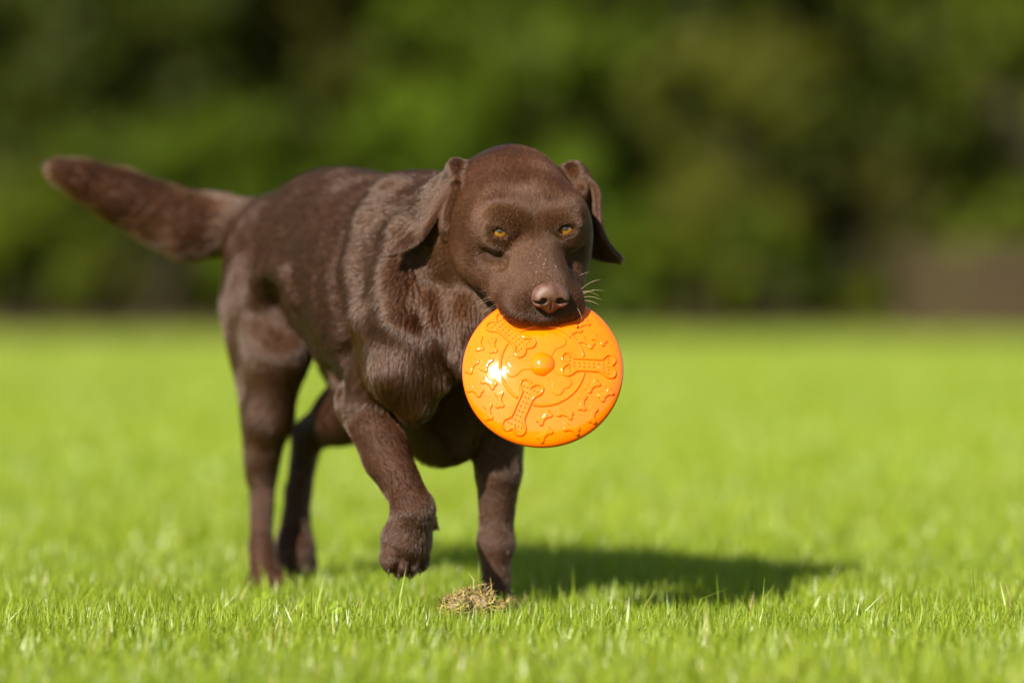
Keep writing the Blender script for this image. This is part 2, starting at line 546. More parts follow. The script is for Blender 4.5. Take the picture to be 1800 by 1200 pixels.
if True:
    SH, TR, BK = 'shrubs along the edge of the lawn', 'trees at the edge of the lawn', 'dark trees behind the shrubs'
    K = 48 / FPX                                              # metres per photo pixel at 48 m

    def lump(px, py, rpx, rpy, px0, dy_=0.0, Y=48.0 * ZS):
        return ((px - px0) * Y / FPX, dy_, CAMH - (py - HZ) * Y / FPX - .06, rpx * Y / FPX, rpy * Y / FPX)

    plant('leafy_shrub', 'low olive shrub at the far left edge of the lawn', 'shrub', 40, 48, [lump(30, 470, 120, 90, 40), lump(90, 390, 90, 70, 40), lump(-60, 420, 110, 120, 40)],
          M_LIME, 5200, .085, SH, 1, .05, 3)
    plant('broadleaf_tree', 'small green tree whose crown shows above the dog\'s tail', 'tree', 262, 49, [lump(330, 330, 140, 100, 262), lump(200, 300, 120, 80, 262), lump(480, 290, 120, 90, 262), lump(400, 230, 150, 70, 262)],
          M_GREEN, 9000, .085, TR, 2, .11, 1)
    plant('leafy_shrub', 'green shrub behind the dog\'s back, left of its head', 'shrub', 690, 48.6, [lump(640, 330, 120, 110, 690), lump(760, 260, 120, 120, 690), lump(700, 480, 160, 90, 690), lump(560, 480, 90, 90, 690)],
          M_BRIGHT, 8600, .085, SH, 3, .06, 4)
    plant('leafy_shrub', 'bright green shrub behind the disc, right of the dog\'s head', 'shrub', 1080, 48, [lump(1080, 480, 110, 90, 1080), lump(1060, 350, 110, 90, 1080), lump(960, 460, 100, 100, 1080), lump(980, 330, 90, 80, 1080)],
          M_BRIGHT, 7600, .085, SH, 4, .06, 4)
    plant('broadleaf_tree', 'wide olive tree right of the dog\'s head', 'tree', 1290, 49.5, [lump(1290, 330, 150, 110, 1290), lump(1200, 170, 140, 100, 1290), lump(1380, 150, 140, 100, 1290), lump(1310, 80, 150, 90, 1290), lump(1250, 470, 90, 70, 1290)],
          M_OLIVE, 11000, .085, TR, 5, .13, 1)
    plant('leafy_shrub', 'low green shrub between the olive tree and the dark gap', 'shrub', 1380, 47.4, [lump(1380, 500, 75, 60, 1380), lump(1330, 440, 70, 55, 1380)],
          M_GREEN, 3600, .075, SH, 6, .04, 3)
    plant('leafy_shrub', 'tiny lime green shrub beside the bench', 'shrub', 1535, 46.9, [lump(1535, 525, 45, 35, 1535)], M_LIME, 1200, .07, SH, 7, .03, 3)
    plant('leafy_shrub', 'olive shrub standing behind the bench', 'shrub', 1740, 48, [lump(1740, 400, 90, 55, 1740), lump(1820, 420, 100, 80, 1740), lump(1700, 480, 80, 70, 1740)],
          M_LIME, 4600, .08, SH, 8, .05, 3)
    plant('broadleaf_tree', 'green tree with branches in the upper right corner', 'tree', 2080, 50, [lump(1720, 50, 120, 90, 2080), lump(1850, 20, 150, 120, 2080), lump(1980, 200, 150, 180, 2080), lump(1600, -20, 120, 80, 2080)],
          M_LIME, 9000, .085, TR, 9, .14, 1)
    plant('broadleaf_tree', 'dull green tree high above the dog\'s back', 'tree', 900, 51.5, [lump(900, 80, 170, 130, 900), lump(760, 30, 150, 100, 900), lump(1050, 60, 140, 110, 900), lump(900, 260, 150, 100, 900)],
          M_GREEN, 9000, .095, TR, 10, .13, 1)
    plant('leafy_shrub', 'dull green shrub under the dog\'s tail', 'shrub', 200, 50.5, [lump(180, 500, 80, 60, 200), lump(330, 520, 70, 45, 200)], M_DUSK, 2600, .08, SH, 11, .04, 3)
    plant('leafy_shrub', 'green shrub between the dog\'s hind leg and shoulder', 'shrub', 470, 48.2, [lump(470, 440, 110, 110, 470), lump(420, 350, 80, 60, 470)], M_GREEN, 5200, .08, SH, 12, .05, 3)
    plant('leafy_shrub', 'yellow green shrub at the foot of the olive tree', 'shrub', 1215, 47.6, [lump(1200, 510, 90, 60, 1215), lump(1275, 480, 70, 70, 1215), lump(1170, 430, 70, 60, 1215)], M_LIME, 4600, .08, SH, 13, .04, 4)
    plant('leafy_shrub', 'dull green shrub in the dark gap left of the bench', 'shrub', 1480, 50.5, [lump(1470, 540, 60, 40, 1480), lump(1560, 380, 80, 90, 1480), lump(1510, 300, 70, 60, 1480)], M_DUSK, 3600, .08, SH, 14, .04, 3)
    # back row with the wood's shade in its leaf colour, tall enough to close off the sky
    dark_x = [-700, -330, -20, 280, 610, 930, 1250, 1560, 1850, 2170, 2560]
    where = ['beyond the left edge of the lawn', 'behind the left corner of the lawn', 'in the upper left corner', 'above the dog\'s tail', 'above the dog\'s back', 'above the dog\'s head',
             'behind the olive tree', 'behind the dark gap', 'behind the bench', 'beyond the bench', 'beyond the right edge of the lawn']
    for i, px in enumerate(dark_x):
        Y = 56 + 2.2 * (i % 3)
        lm = []
        r_ = np.random.default_rng(100 + i)
        for z in (0.8, 2.2, 3.8, 5.6, 7.6, 9.4):
            for q in range(3):
                rr = (1.5 if z < 8 else .9) * r_.uniform(.8, 1.15)
                lm.append((r_.uniform(-1.2, 1.2), r_.uniform(-.7, .7), z + r_.uniform(-.3, .3), rr, rr * .8))
        plant('evergreen_tree', 'tall evergreen tree, leaf colour darkened for shade, ' + where[i], 'tree', px, Y, lm, M_DUSK if i in (2, 4, 5) else M_SHADED, 17000, .135, BK, 40 + i, .2, 1)

    # the wood behind: one mass of foliage, trunks no longer told apart
    r_ = np.random.default_rng(5)
    n = 42000
    x = r_.uniform(-34, 34, n); z = r_.uniform(0, 1, n) ** .9 * (15 + 2.5 * np.sin(x * .35) + 1.5 * np.sin(x * .9 + 1)); y = r_.uniform(53, 61, n) + 1.5 * np.sin(x * .6 + z * .5)
    nrm = r_.normal(size=(n, 3)) + [0, -.6, .5]; nrm /= np.linalg.norm(nrm, axis=1, keepdims=True)
    t1 = np.cross(nrm, r_.normal(size=(n, 3))); t1 /= np.linalg.norm(t1, axis=1, keepdims=True); t2 = np.cross(nrm, t1)
    s_ = r_.uniform(.22, .55, n)[:, None]
    p = np.stack([x, y, z], 1)
    v = np.stack([p - t1 * s_, p + t2 * s_ * .6, p + t1 * s_, p - t2 * s_ * .6], 1).reshape(-1, 3)
    tag(link('distant_wood', np_mesh('distant_wood', v, np.arange(n * 4).reshape(n, 4), smooth=False, attrs={'var': np.repeat(r_.random(n), 4)}), M_SHADED),
        'mass of woodland foliage, colour darkened for shade, behind the evergreen trees', 'woodland', kind='stuff')

    # bench
    m_wood, nt, N, L, B = material('weathered_wood')
    tc = N.new('ShaderNodeTexCoord'); mp = N.new('ShaderNodeMapping'); mp.inputs['Scale'].default_value = (1, 14, 14)
    nz = N.new('ShaderNodeTexNoise'); nz.inputs['Scale'].default_value = 4; nz.inputs['Detail'].default_value = 7
    L.new(tc.outputs['Object'], mp.inputs[0]); L.new(mp.outputs[0], nz.inputs['Vector'])
    rp = ramp(N, [(0.3, (0.020, 0.014, 0.007)), (0.7, (0.036, 0.026, 0.013))])
    L.new(nz.outputs['Fac'], rp.inputs[0]); L.new(rp.outputs[0], B.inputs['Base Color'])
    B.inputs['Roughness'].default_value = 0.9
    B.inputs['Specular IOR Level'].default_value = 0.08
    bY = 35.2
    bx0, bx1 = (1578 - 900) * bY / FPX, (1578 - 900) * bY / FPX + 1.75
    bench = empty('park_bench', ((bx0 + bx1) / 2, bY, 0))
    tag(bench, 'weathered grey brown wooden park bench at the far right of the lawn', 'bench')

    def board(name, x0, x1, y0, y1, z0, z1, rx=0.0):
        hx, hy, hz = (x1 - x0) / 2, (y1 - y0) / 2, (z1 - z0) / 2
        c = .006
        V = []
        for sx in (-1, 1):
            for (yy, zz) in ((-hy + c, -hz), (hy - c, -hz), (hy, -hz + c), (hy, hz - c), (hy - c, hz), (-hy + c, hz), (-hy, hz - c), (-hy, -hz + c)):
                V.append((sx * hx, yy * math.cos(rx) - zz * math.sin(rx), yy * math.sin(rx) + zz * math.cos(rx)))
        F = [tuple(range(7, -1, -1)), tuple(range(8, 16))] + [(i, (i + 1) % 8, 8 + (i + 1) % 8, 8 + i) for i in range(8)]
        me = bpy.data.meshes.new(name); me.from_pydata([Vector(v) + Vector(((x0 + x1) / 2, (y0 + y1) / 2, (z0 + z1) / 2)) for v in V], [], F)
        return link(name, me, m_wood, bench)

    for i in range(4):
        z = .50 + i * .085
        board('back_slat', bx0, bx1, bY + .20 + i * .012, bY + .225 + i * .012, z, z + .075, -.14)
    for i in range(4):
        board('seat_slat', bx0, bx1, bY - .24 + i * .105, bY - .145 + i * .105, .43, .46)
    for x in (bx0 + .08, (bx0 + bx1) / 2, bx1 - .08):
        board('leg', x - .035, x + .035, bY - .20, bY - .13, 0, .43)
        board('leg', x - .035, x + .035, bY + .22, bY + .29, 0, .86)
        board('seat_rail', x - .03, x + .03, bY - .125, bY + .215, .36, .428)
    for x in (bx0 + .08, bx1 - .08):
        board('arm_rest', x - .04, x + .04, bY - .24, bY + .21, .64, .67)
        board('arm_post', x - .03, x + .03, bY - .195, bY - .135, .462, .638)
    board('front_panel', bx0 + .12, bx1 - .12, bY - .19, bY - .165, .08, .40)

# ------------------------------------------------------------------ the dog
TH = math.radians(33.0)
DA = np.array([math.sin(TH), -math.cos(TH), 0.0])        # nose-ward along the back
DR = np.array([-math.cos(TH), -math.sin(TH), 0.0])       # towards the dog's right flank
DO = np.array([-0.096, 5.20, 0.0])
UP = np.array([0, 0, 1.0])
DF = np.stack([DA, DR, UP])


def D(t, s, z):
    q = min(max((z - 0.03) / 0.15, 0), 1)                # feet on the ground, the rest on long legs
    return DO + t * DA + s * DR + np.array([0, 0, z + 0.027 * q * q * (3 - 2 * q)])


S = SDF()

# trunk: a loft along the back; stations (t, top, bottom, half width)
ST = np.array([
    [-0.560, 0.495, 0.450, 0.010, -.020],
    [-0.545, 0.518, 0.420, 0.036, -.020],
    [-0.500, 0.545, 0.395, 0.066, -.020],
    [-0.430, 0.573, 0.375, 0.086, -.018],
    [-0.360, 0.594, 0.362, 0.092, -.014],
    [-0.280, 0.598, 0.340, 0.100, -.008],
    [-0.190, 0.590, 0.300, 0.116, -.002],
    [-0.100, 0.577, 0.258, 0.124, .000],
    [-0.030, 0.582, 0.236, 0.118, .000],
    [0.030, 0.572, 0.238, 0.108, .000],
    [0.090, 0.540, 0.268, 0.098, .000],
    [0.140, 0.490, 0.302, 0.078, .000],
    [0.175, 0.430, 0.310, 0.040, .000],
    [0.185, 0.400, 0.350, 0.010, .000],
])


def smooth_interp(x, xs, ys):
    """Catmull-Rom style interpolation"""
    m = np.gradient(ys, xs)
    i = np.clip(np.searchsorted(xs, x) - 1, 0, len(xs) - 2)
    h = xs[i + 1] - xs[i]
    t = np.clip((x - xs[i]) / h, 0, 1)
    t2, t3 = t * t, t * t * t
    return ((2 * t3 - 3 * t2 + 1) * ys[i] + (t3 - 2 * t2 + t) * h * m[i]
            + (-2 * t3 + 3 * t2) * ys[i + 1] + (t3 - t2) * h * m[i + 1])


def trunk(p):
    q = p - DO
    t = q @ DA; s = q @ DR - np.interp(t, ST[:, 0], ST[:, 4]); z = p[..., 2] - 0.027
    top = smooth_interp(t, ST[:, 0], ST[:, 1]); bot = smooth_interp(t, ST[:, 0], ST[:, 2])
    w = np.maximum(smooth_interp(t, ST[:, 0], ST[:, 3]), 0.006)
    hh = np.maximum((top - bot) / 2, 0.006); zc = (top + bot) / 2
    # egg-shaped section: widest a little below the middle, narrower at the spine
    zz = (z - zc) / hh
    w = w * np.clip(1.0 - 0.10 * zz - 0.06 * zz * zz, 0.6, 1.2)
    k0 = np.sqrt((s / w) ** 2 + zz ** 2)
    k1 = np.sqrt((s / w ** 2) ** 2 + (zz / hh) ** 2)
    d = k0 * (k0 - 1) / np.maximum(k1, 1e-4)
    # soft vertical skin folds over ribs and shoulder
    fm = np.exp(-((t + 0.09) / 0.10) ** 2) * np.clip(1 - np.abs(zz) * .9, 0, 1)
    d = d - 0.0013 * fm * np.sin(t * 125 + 7 * (z - .4) + 1.5 * np.sin(z * 30))
    cap = np.maximum(ST[0, 0] - t, t - ST[-1, 0])
    return np.maximum(d, cap)


_c = np.stack([D(-.58, .13, .2), D(.185, .13, .62), D(-.58, -.13, .2), D(.185, -.13, .62)])
S.add(trunk, _c.min(0), _c.max(0), k=0.02, flow=-DA * 0.9 - UP * 0.35, fur=0.012)

# pelvis, thighs and hind legs
for sd in (1, -1):
    S.ell(D(-0.440, -.020 + 0.044 * sd, 0.460), (0.080, 0.044, 0.095), DF, k=0.03, flow=-UP * .8 - DA * .6, fur=0.011)
# right hind: standing
S.ell(D(-0.428, 0.034, 0.405), (0.062, 0.042, 0.115), DF, k=0.03, flow=-UP - DA * .2, fur=0.011)
S.chain([D(-0.42, .030, .43), D(-0.382, .034, .335), D(-0.420, .031, .240), D(-0.450, .026, .160)],
        [0.054, 0.041, 0.031, 0.0195], k=0.022, fur=0.009)
S.cone(D(-0.475, .028, .40), D(-0.456, .024, .185), 0.042, 0.015, k=0.03, fur=0.010)      # hamstring to hock
S.chain([D(-0.454, .022, .160), D(-0.440, .032, .075), D(-0.420, .036, .035)], [0.0185, 0.0150, 0.022], k=0.012, fur=0.006)
S.ell(D(-0.392, .040, .026), (0.046, 0.033, 0.026), DF, k=0.012, flow=DA, fur=0.006)
for i, o in enumerate((-.022, -.008, .008, .022)):
    S.ell(D(-0.358 - (abs(o) > .01) * .008, .040 + o, .020), (0.018, 0.0088, 0.017), DF, k=0.004, flow=DA, fur=0.005)
# left hind: swinging, hock bent
S.ell(D(-0.390, -0.080, 0.385), (0.075, 0.038, 0.110), DF, k=0.03, flow=-UP, fur=0.011)
S.chain([D(-0.42, -.074, .42), D(-0.290, -.080, .290), D(-0.385, -.072, .243), D(-0.466, -.064, .214)],
        [0.060, 0.053, 0.037, 0.0235], k=0.022, fur=0.009)
S.chain([D(-0.470, -.063, .212), D(-0.486, -.056, .135), D(-0.492, -.054, .088)], [0.022, 0.0170, 0.022], k=0.012, fur=0.006)
S.ell(D(-0.490, -.052, .066), (0.032, 0.031, 0.034), DF, k=0.012, flow=-UP, fur=0.006)
for o in (-.021, -.007, .007, .021):
    S.ell(D(-0.474 - (abs(o) > .01) * .006, -.052 + o, .047), (0.014, 0.0085, 0.019), DF, k=0.004, flow=-UP, fur=0.005)
# flank fold from the belly to the right thigh, with the hollow behind it
S.chain([P(548, 470, 5.40), P(556, 540, 5.385), P(575, 620, 5.33)], [0.022, 0.018, 0.016], k=0.03, flow=-UP * .8 - DA * .6, fur=0.010)
S.ell(P(493, 520, 5.385), (0.010, 0.020, 0.035), k=0.020, op='-')

# shoulders and front legs
for sd in (1, -1):
    S.cone(D(-0.035, 0.050 * sd, 0.535), D(0.070, 0.082 * sd, 0.375), 0.045, 0.062, k=0.035, flow=-UP * .6 - DA * .65, fur=0.012)
# right front: lifted
S.chain([D(0.070, .084, .375), D(-0.005, .108, .282)], [0.060, 0.045], k=0.03, fur=0.011)
S.ell(D(-0.030, .112, .290), (0.028, 0.022, 0.030), DF, k=0.02, flow=-UP, fur=0.008)
S.chain([D(-0.010, .112, .272), D(0.050, .116, .205), D(0.118, .120, .150)], [0.037, 0.030, 0.0235], k=0.012, fur=0.006)
S.ell(D(0.122, .119, .142), (0.026, 0.027, 0.024), DF, k=0.010, flow=-UP, fur=0.006)
PW = P(716, 945, 5.045)
S.cone(D(0.122, .119, .140), PW, 0.024, 0.030, k=0.012, flow=-UP, fur=0.006)
S.ell(PW + np.array([-0.002, 0.004, -0.006]), (0.032, 0.026, 0.034), np.stack([DR, DA, UP]), k=0.012, flow=-UP, fur=0.007)
TOES = []
for o, dz in ((-.0245, .004), (-.0085, -.002), (.0080, -.002), (.0235, .005)):
    q = PW + DR * o + np.array([-.004, -.004 + abs(o) * .25, -0.030 + dz])
    TOES.append(q)
    S.ell(q, (0.0098, 0.0165, 0.019), np.stack([DR, DA, UP]), k=0.0025, flow=-UP, fur=0.005)
S.cone(D(.118, .140, .128) * 0 + P(752, 915, 5.06), P(766, 926, 5.07), 0.012, 0.003, k=0.010, fur=0.009)   # carpal pad tuft
# left front: standing
S.chain([D(0.075, -.080, .365), D(0.046, -.068, .262)], [0.056, 0.042], k=0.03, fur=0.011)
S.chain([D(0.044, -.068, .262), D(0.039, -.067, .180), D(0.034, -.066, .100), D(0.034, -.066, .050)],
        [0.037, 0.0290, 0.0205, 0.0190], k=0.012, fur=0.006)
S.ell(D(0.036, -.066, .098), (0.022, 0.0205, 0.030), DF, k=0.012, flow=-UP, fur=0.006)
S.ell(D(0.042, -.066, .020), (0.032, 0.030, 0.022), DF, k=0.012, flow=-UP, fur=0.006)
for o in (-.021, -.007, .007, .021):
    S.ell(D(0.066 - (abs(o) > .01) * .006, -.066 + o, .013), (0.017, 0.0088, 0.016), DF, k=0.004, flow=-UP, fur=0.005)
# brisket between the legs
S.ell(D(-0.010, -.010, .262), (0.075, 0.050, 0.060), DF, k=0.03, flow=-UP - DA * .6, fur=0.019)
S.ell(D(-0.015, -.008, .218), (0.060, 0.020, 0.026), DF, k=0.03, flow=-UP - DA * .6, fur=0.019)

# neck, throat and loose skin
H0 = np.array([0.008, 5.020, 0.542])
NB = D(0.045, 0, 0.455)
S.chain([NB, (NB + H0) / 2 + np.array([-.012, .020, .000]), H0 + np.array([-.004, .075, -.030])], [0.118, 0.096, 0.084], k=0.045,
        flow=-DA * .8 - UP * .7, fur=0.012)
S.chain([D(0.120, .000, .390), D(0.150, -.010, .405), H0 + np.array([.0, .045, -.085])], [0.085, 0.075, 0.055], k=0.04,
        flow=-UP, fur=0.019)
S.chain([P(775, 440, 5.075), P(752, 520, 5.055), P(742, 600, 5.045), P(770, 670, 5.045)], [0.016, 0.022, 0.020, 0.014], k=0.03,
        flow=-UP, fur=0.017)
S.chain([P(812, 500, 5.05), P(805, 570, 5.02), P(820, 640, 5.01)], [0.016, 0.018, 0.014], k=0.03, flow=-UP, fur=0.019)
S.chain([P(690, 560, 5.085), P(700, 650, 5.065), P(730, 705, 5.07)], [0.030, 0.034, 0.026], k=0.03, flow=-UP, fur=0.017)

# tail, held out to its own right
tail_px = [(440, 390, 5.610, .030), (385, 396, 5.650, .036), (330, 398, 5.655, .038), (270, 374, 5.660, .0345), (210, 344, 5.655, .031),
           (150, 317, 5.650, .0185), (110, 303, 5.645, .0085), (92, 297, 5.645, .004)]
S.chain([P(*t[:3]) for t in tail_px], [t[3] for t in tail_px], k=0.03, fur=0.017, lift=0.25)

# skin folds laid on the body surface: each point is found by walking from the lens to the body
def on_body(px, py, out=0.0):
    Y = np.arange(4.85, 5.75, 0.002)
    q = np.stack([P(px, py, y) for y in Y])
    hit = np.argmax(S.at(q) < 0)
    return q[hit] + np.array([0, -out, 0])


def fold(pix, r, op, k, out):
    pts_ = [on_body(px, py, out) for px, py in pix]
    S.chain(pts_, [r] * len(pts_), k=k, op=op, flow=None)


fold([(452, 520), (466, 482), (490, 468), (508, 486), (522, 530)], 0.010, '+', 0.022, -0.003)     # groin fold of the right thigh
fold([(480, 512), (488, 545), (496, 580)], 0.009, '-', 0.022, 0.004)
fold([(622, 560), (606, 630), (596, 690)], 0.007, '-', 0.024, 0.004)                                # behind the upper arm
fold([(742, 445), (738, 500), (730, 545)], 0.007, '-', 0.022, 0.004)                                # neck creases
fold([(772, 500), (782, 560), (790, 600)], 0.006, '-', 0.020, 0.003)
fold([(640, 400), (628, 480), (636, 560)], 0.014, '+', 0.036, -0.0150)
fold([(700, 420), (690, 500), (696, 570)], 0.014, '+', 0.034, -0.0130)

# ---- head, in its own frame: x to the viewer's right, f along the muzzle, u up (millimetres)
HY, HP, HR = math.radians(13), math.radians(33), math.radians(-1.5)
hF = np.array([math.sin(HY) * math.cos(HP), -math.cos(HY) * math.cos(HP), -math.sin(HP)])
hU = np.array([math.sin(HY) * math.sin(HP), -math.cos(HY) * math.sin(HP), math.cos(HP)])
hX = np.array([math.cos(HY), math.sin(HY), 0.0])
hX, hU = hX * math.cos(HR) - hU * math.sin(HR), hU * math.cos(HR) + hX * math.sin(HR)
HFM = np.stack([hX, hF, hU])


def Hd(x, f, u):
    return H0 + (x * hX + f * hF + u * hU) / 1000.0


def hell(x, f, u, rx, rf, ru, k=12, op='+', fl=(0, -1, .1), fur=5, tilt=0.0, yaw=0.0, both=False, S=S, ox=0, fw=1.0):
    for sd in ((1, -1) if both else (1,)):
        ct, stt = math.cos(math.radians(tilt)), math.sin(math.radians(tilt))       # tilt: nose up about x
        cy, sy = math.cos(math.radians(yaw * sd)), math.sin(math.radians(yaw * sd))
        F2 = hF * ct + hU * stt
        U2 = hU * ct - hF * stt
        X2 = hX * cy + F2 * sy
        F2 = F2 * cy - hX * sy
        S.ell(Hd(x * sd + ox, f, u), np.array([rx, rf, ru]) / 1000, np.stack([X2, F2, U2]), k=k / 1000, op=op,
              flow=np.array([fl[0] * sd, fl[1], fl[2]]) @ HFM, fur=fur / 1000, fw=fw)


def hcone(a, b, ra, rb, k=12, op='+', fl=(0, -1, .1), fur=5, both=False, S=S, fw=1.0):
    for sd in ((1, -1) if both else (1,)):
        S.cone(Hd(a[0] * sd, a[1], a[2]), Hd(b[0] * sd, b[1], b[2]), ra / 1000, rb / 1000, k=k / 1000, op=op,
               flow=np.array([fl[0] * sd, fl[1], fl[2]]) @ HFM, fur=fur / 1000, fw=fw)


hell(0, 2, 24, 70, 86, 59, k=25, fur=7)                                      # braincase
hell(0, -62, -2, 66, 60, 66, k=35, fur=9)                                    # occiput into neck
hell(26, 53, 49, 45, 46, 27, k=26, both=True, fur=5)                         # forehead halves
hell(61, 24, -9, 30, 60, 48, k=28, both=True, fur=7, fl=(.2, -1, -.3))       # cheeks
hell(50, 64, 22, 24, 42, 30, k=24, both=True, fur=5, fl=(.5, -.8, -.6), fw=3)                         # cheekbone below the eye
hcone((0, 62, 26), (0, 182, 9), 30, 18, k=24, fur=3.5)                       # bridge
hell(15, 128, 2, 23, 64, 25, k=22, both=True, fur=3.5, yaw=-5)               # muzzle sides
hell(40, 96, -20, 20, 50, 25, k=22, both=True, fur=4, yaw=-14, fl=(.2, -1, -.4))   # lips towards the corner
hell(52, 66, -30, 22, 42, 22, k=22, both=True, fur=6, fl=(.2, -1, -.4))       # corner of the mouth
hell(32, 140, -20, 22, 46, 22, k=16, both=True, fur=4, yaw=-10, fl=(.2, -1, -.4))  # flews
hell(28, 172, -15, 24, 29, 22, k=14, both=True, fur=3.5, fl=(.3, -.6, -.8))  # whisker pads
hell(0, 186, -21, 26, 18, 16, k=12, fur=3.5, fl=(0, -.3, -1))                # front lip
hell(0, 96, -40, 38, 66, 22, k=20, fur=5, fl=(0, -1, -.2))                   # mouth floor
hcone((22, 30, -44), (10, 112, -62), 30, 16, k=18, both=True, fur=5)         # lower jaw
hell(0, 20, -50, 42, 52, 30, k=30, fur=9)                                    # throat latch
# brows
for sd in (1, -1):
    hcone((24 * sd, 79, 60), (46 * sd, 74, 63), 7, 8, k=26, fur=5, fl=(.08, -1, .1), fw=4)
hcone((60, 97, 14), (45, 115, 9), 3.2, 2.4, k=20, op='-', both=True)             # crease under the eye
# eyes
EYE = [np.array([-44.5, 88.0, 39.5]), np.array([40.5, 89.0, 42.0])]
ER = 13.4
for i, e in enumerate(EYE):
    sd = 1 if e[0] > 0 else -1
    hell(e[0], e[1] - 2, e[2], 18.5, 16.6, 16.5, k=14, fur=3.5, fl=(.08, -1, .1), fw=3)
    # upper and lower lid rolls
    hcone((e[0] - 13 * sd, e[1] + 11, e[2] + 6), (e[0] + 15 * sd, e[1] + 4, e[2] + 10), 4.0, 3.8, k=8, fur=3, fl=(.08, -1, .1), fw=3)
    hcone((e[0] - 12 * sd, e[1] + 10, e[2] - 10), (e[0] + 13 * sd, e[1] + 5, e[2] - 8), 4.0, 4.0, k=8, fur=3, fl=(.6 * sd, -.7, -.3))
    # almond opening towards the front
    V = P([878, 995][i], [409, 402][i], 4.85) - Hd(*e); V /= np.linalg.norm(V)
    VX = np.cross(V, UP); VX /= np.linalg.norm(VX)
    if VX[0] < 0: VX = -VX
    VZ = np.cross(VX, V)
    if VZ[2] < 0: VZ = -VZ
    ca = math.radians(14 if i == 0 else -14)
    VX, VZ = VX * math.cos(ca) - VZ * math.sin(ca), VZ * math.cos(ca) + VX * math.sin(ca)
    S.ell(Hd(*e) + V * 0.013 - VZ * 0.0005, (0.0121, 0.019, 0.0071), np.stack([VX, V, VZ]), k=0.002, op='-')
# mouth slit: the disc sits in it; a gap that runs back to the corner of the lips
hell(50, 96, -38, 16, 40, 4.5, k=5, op='-', tilt=8, yaw=12, both=True)
hell(0, 205, -47, 46, 40, 8, k=6, op='-', tilt=0)
# seat of the nose leather
hell(2, 206, 11, 21, 12, 16, k=6, op='-')


# ears: curved sheets
def ear_sheet(rows, thick, n=110, m=44, **kw):
    rows = [[P(*q) for q in r] for r in rows]
    A = np.array(rows)                                    # (rows, across, 3)

    def interp(arr, k):
        xs = np.linspace(0, 1, len(arr)); x = np.linspace(0, 1, k)
        return np.stack([np.stack([smooth_interp(x, xs, arr[:, j, c]) for c in range(3)], -1) for j in range(arr.shape[1])], 1)
    B = interp(A, n)
    C = interp(B.transpose(1, 0, 2), m).transpose(1, 0, 2)
    rad = np.repeat(np.linspace(thick[0], thick[1], n)[:, None], m, 1)
    edge = np.minimum(np.linspace(0, 1, m), np.linspace(1, 0, m))
    rad = rad * np.clip(0.7 + edge * 3, 0, 1)[None]
    tip = (C[-1].mean(0) - C[0].mean(0)); tip /= np.linalg.norm(tip)
    S.cloud(C.reshape(-1, 3), rad.ravel(), flow=tip, **kw)


# viewer's left ear: swung out, its leading edge towards us, the leather running back
ear_sheet([[(800, 338, 5.012), (806, 322, 5.030), (806, 300, 5.055), (800, 288, 5.075)],
           [(777, 364, 5.005), (782, 350, 5.025), (785, 336, 5.050), (784, 331, 5.068)],
           [(753, 398, 5.002), (757, 388, 5.022), (760, 380, 5.045), (758, 377, 5.064)],
           [(732, 425, 5.005), (732, 419, 5.020), (731, 414, 5.038), (728, 413, 5.052)],
           [(706, 440, 5.012), (705, 436, 5.018), (702, 433, 5.028), (699, 434, 5.034)],
           [(690, 447, 5.018), (689, 446, 5.020), (688, 446, 5.022), (688, 447, 5.024)]], (.0055, .0040), k=0.010, fur=0.005)
# its front fold hanging beside the cheek
ear_sheet([[(798, 326, 5.018), (802, 332, 5.006), (801, 342, 5.004)],
           [(782, 366, 5.012), (789, 368, 4.996), (796, 368, 5.000)],
           [(777, 394, 5.010), (784, 396, 4.992), (791, 392, 4.996)],
           [(782, 414, 5.008), (784, 415, 5.000), (787, 412, 4.998)]], (.0052, .0042), n=60, k=0.006, fur=0.004)
# viewer's right ear
ear_sheet([[(1010, 302, 5.060), (1016, 312, 5.052), (1024, 330, 5.040), (1020, 348, 5.028)],
           [(1046, 332, 5.040), (1044, 346, 5.060), (1036, 362, 5.056), (1027, 374, 5.040)],
           [(1051, 372, 5.028), (1048, 386, 5.058), (1040, 402, 5.060), (1030, 414, 5.046)],
           [(1056, 404, 5.026), (1053, 420, 5.054), (1046, 434, 5.060), (1036, 440, 5.050)],
           [(1070, 432, 5.032), (1067, 442, 5.048), (1062, 450, 5.054), (1052, 452, 5.050)],
           [(1090, 455, 5.046), (1089, 456, 5.048), (1088, 457, 5.050), (1086, 457, 5.050)]], (.0055, .0040), k=0.010, fur=0.005)
S.ell(P(802, 303, 5.062), (0.010, 0.018, 0.013), k=0.016, flow=(-.6, .2, -.7), fur=0.007, lift=.2, fw=3)
S.ell(P(1008, 315, 5.060), (0.018, 0.020, 0.022), k=0.016, flow=(.7, .2, -.6), fur=0.007, lift=.2, fw=3)

LO = np.array([-0.71, 4.80, -0.012]); HI = np.array([0.165, 5.76, 0.667])
STEP = 0.0033
vol = S.grid(LO, HI, STEP)
bv, bq = surface_nets(vol, LO, STEP)
del vol
bv = S.project(bv, 2)
head_c = Hd(0, 60, 0)
hm = np.linalg.norm((bv - head_c) / np.array([.15, .16, .14]), axis=1) < 1.0
bv, bf = split_quads(bv, bq, hm)
near = np.linalg.norm((bv - head_c) / np.array([.16, .17, .15]), axis=1) < 1.0
bv[near] = S.project(bv[near], 3)
bn = S.grad(bv); bn /= np.maximum(np.linalg.norm(bn, axis=1, keepdims=True), 1e-6)
bflow, bfur, blift = S.flow(bv)
# how far a strand laid along the flow would sink into the body (hollows): pushed out again below
_t = bflow - (bflow * bn).sum(1, keepdims=True) * bn
_t /= np.maximum(np.linalg.norm(_t, axis=1, keepdims=True), 1e-4)
bdip = np.clip(-S.at(bv + _t * bfur[:, None]), 0, 0.006)

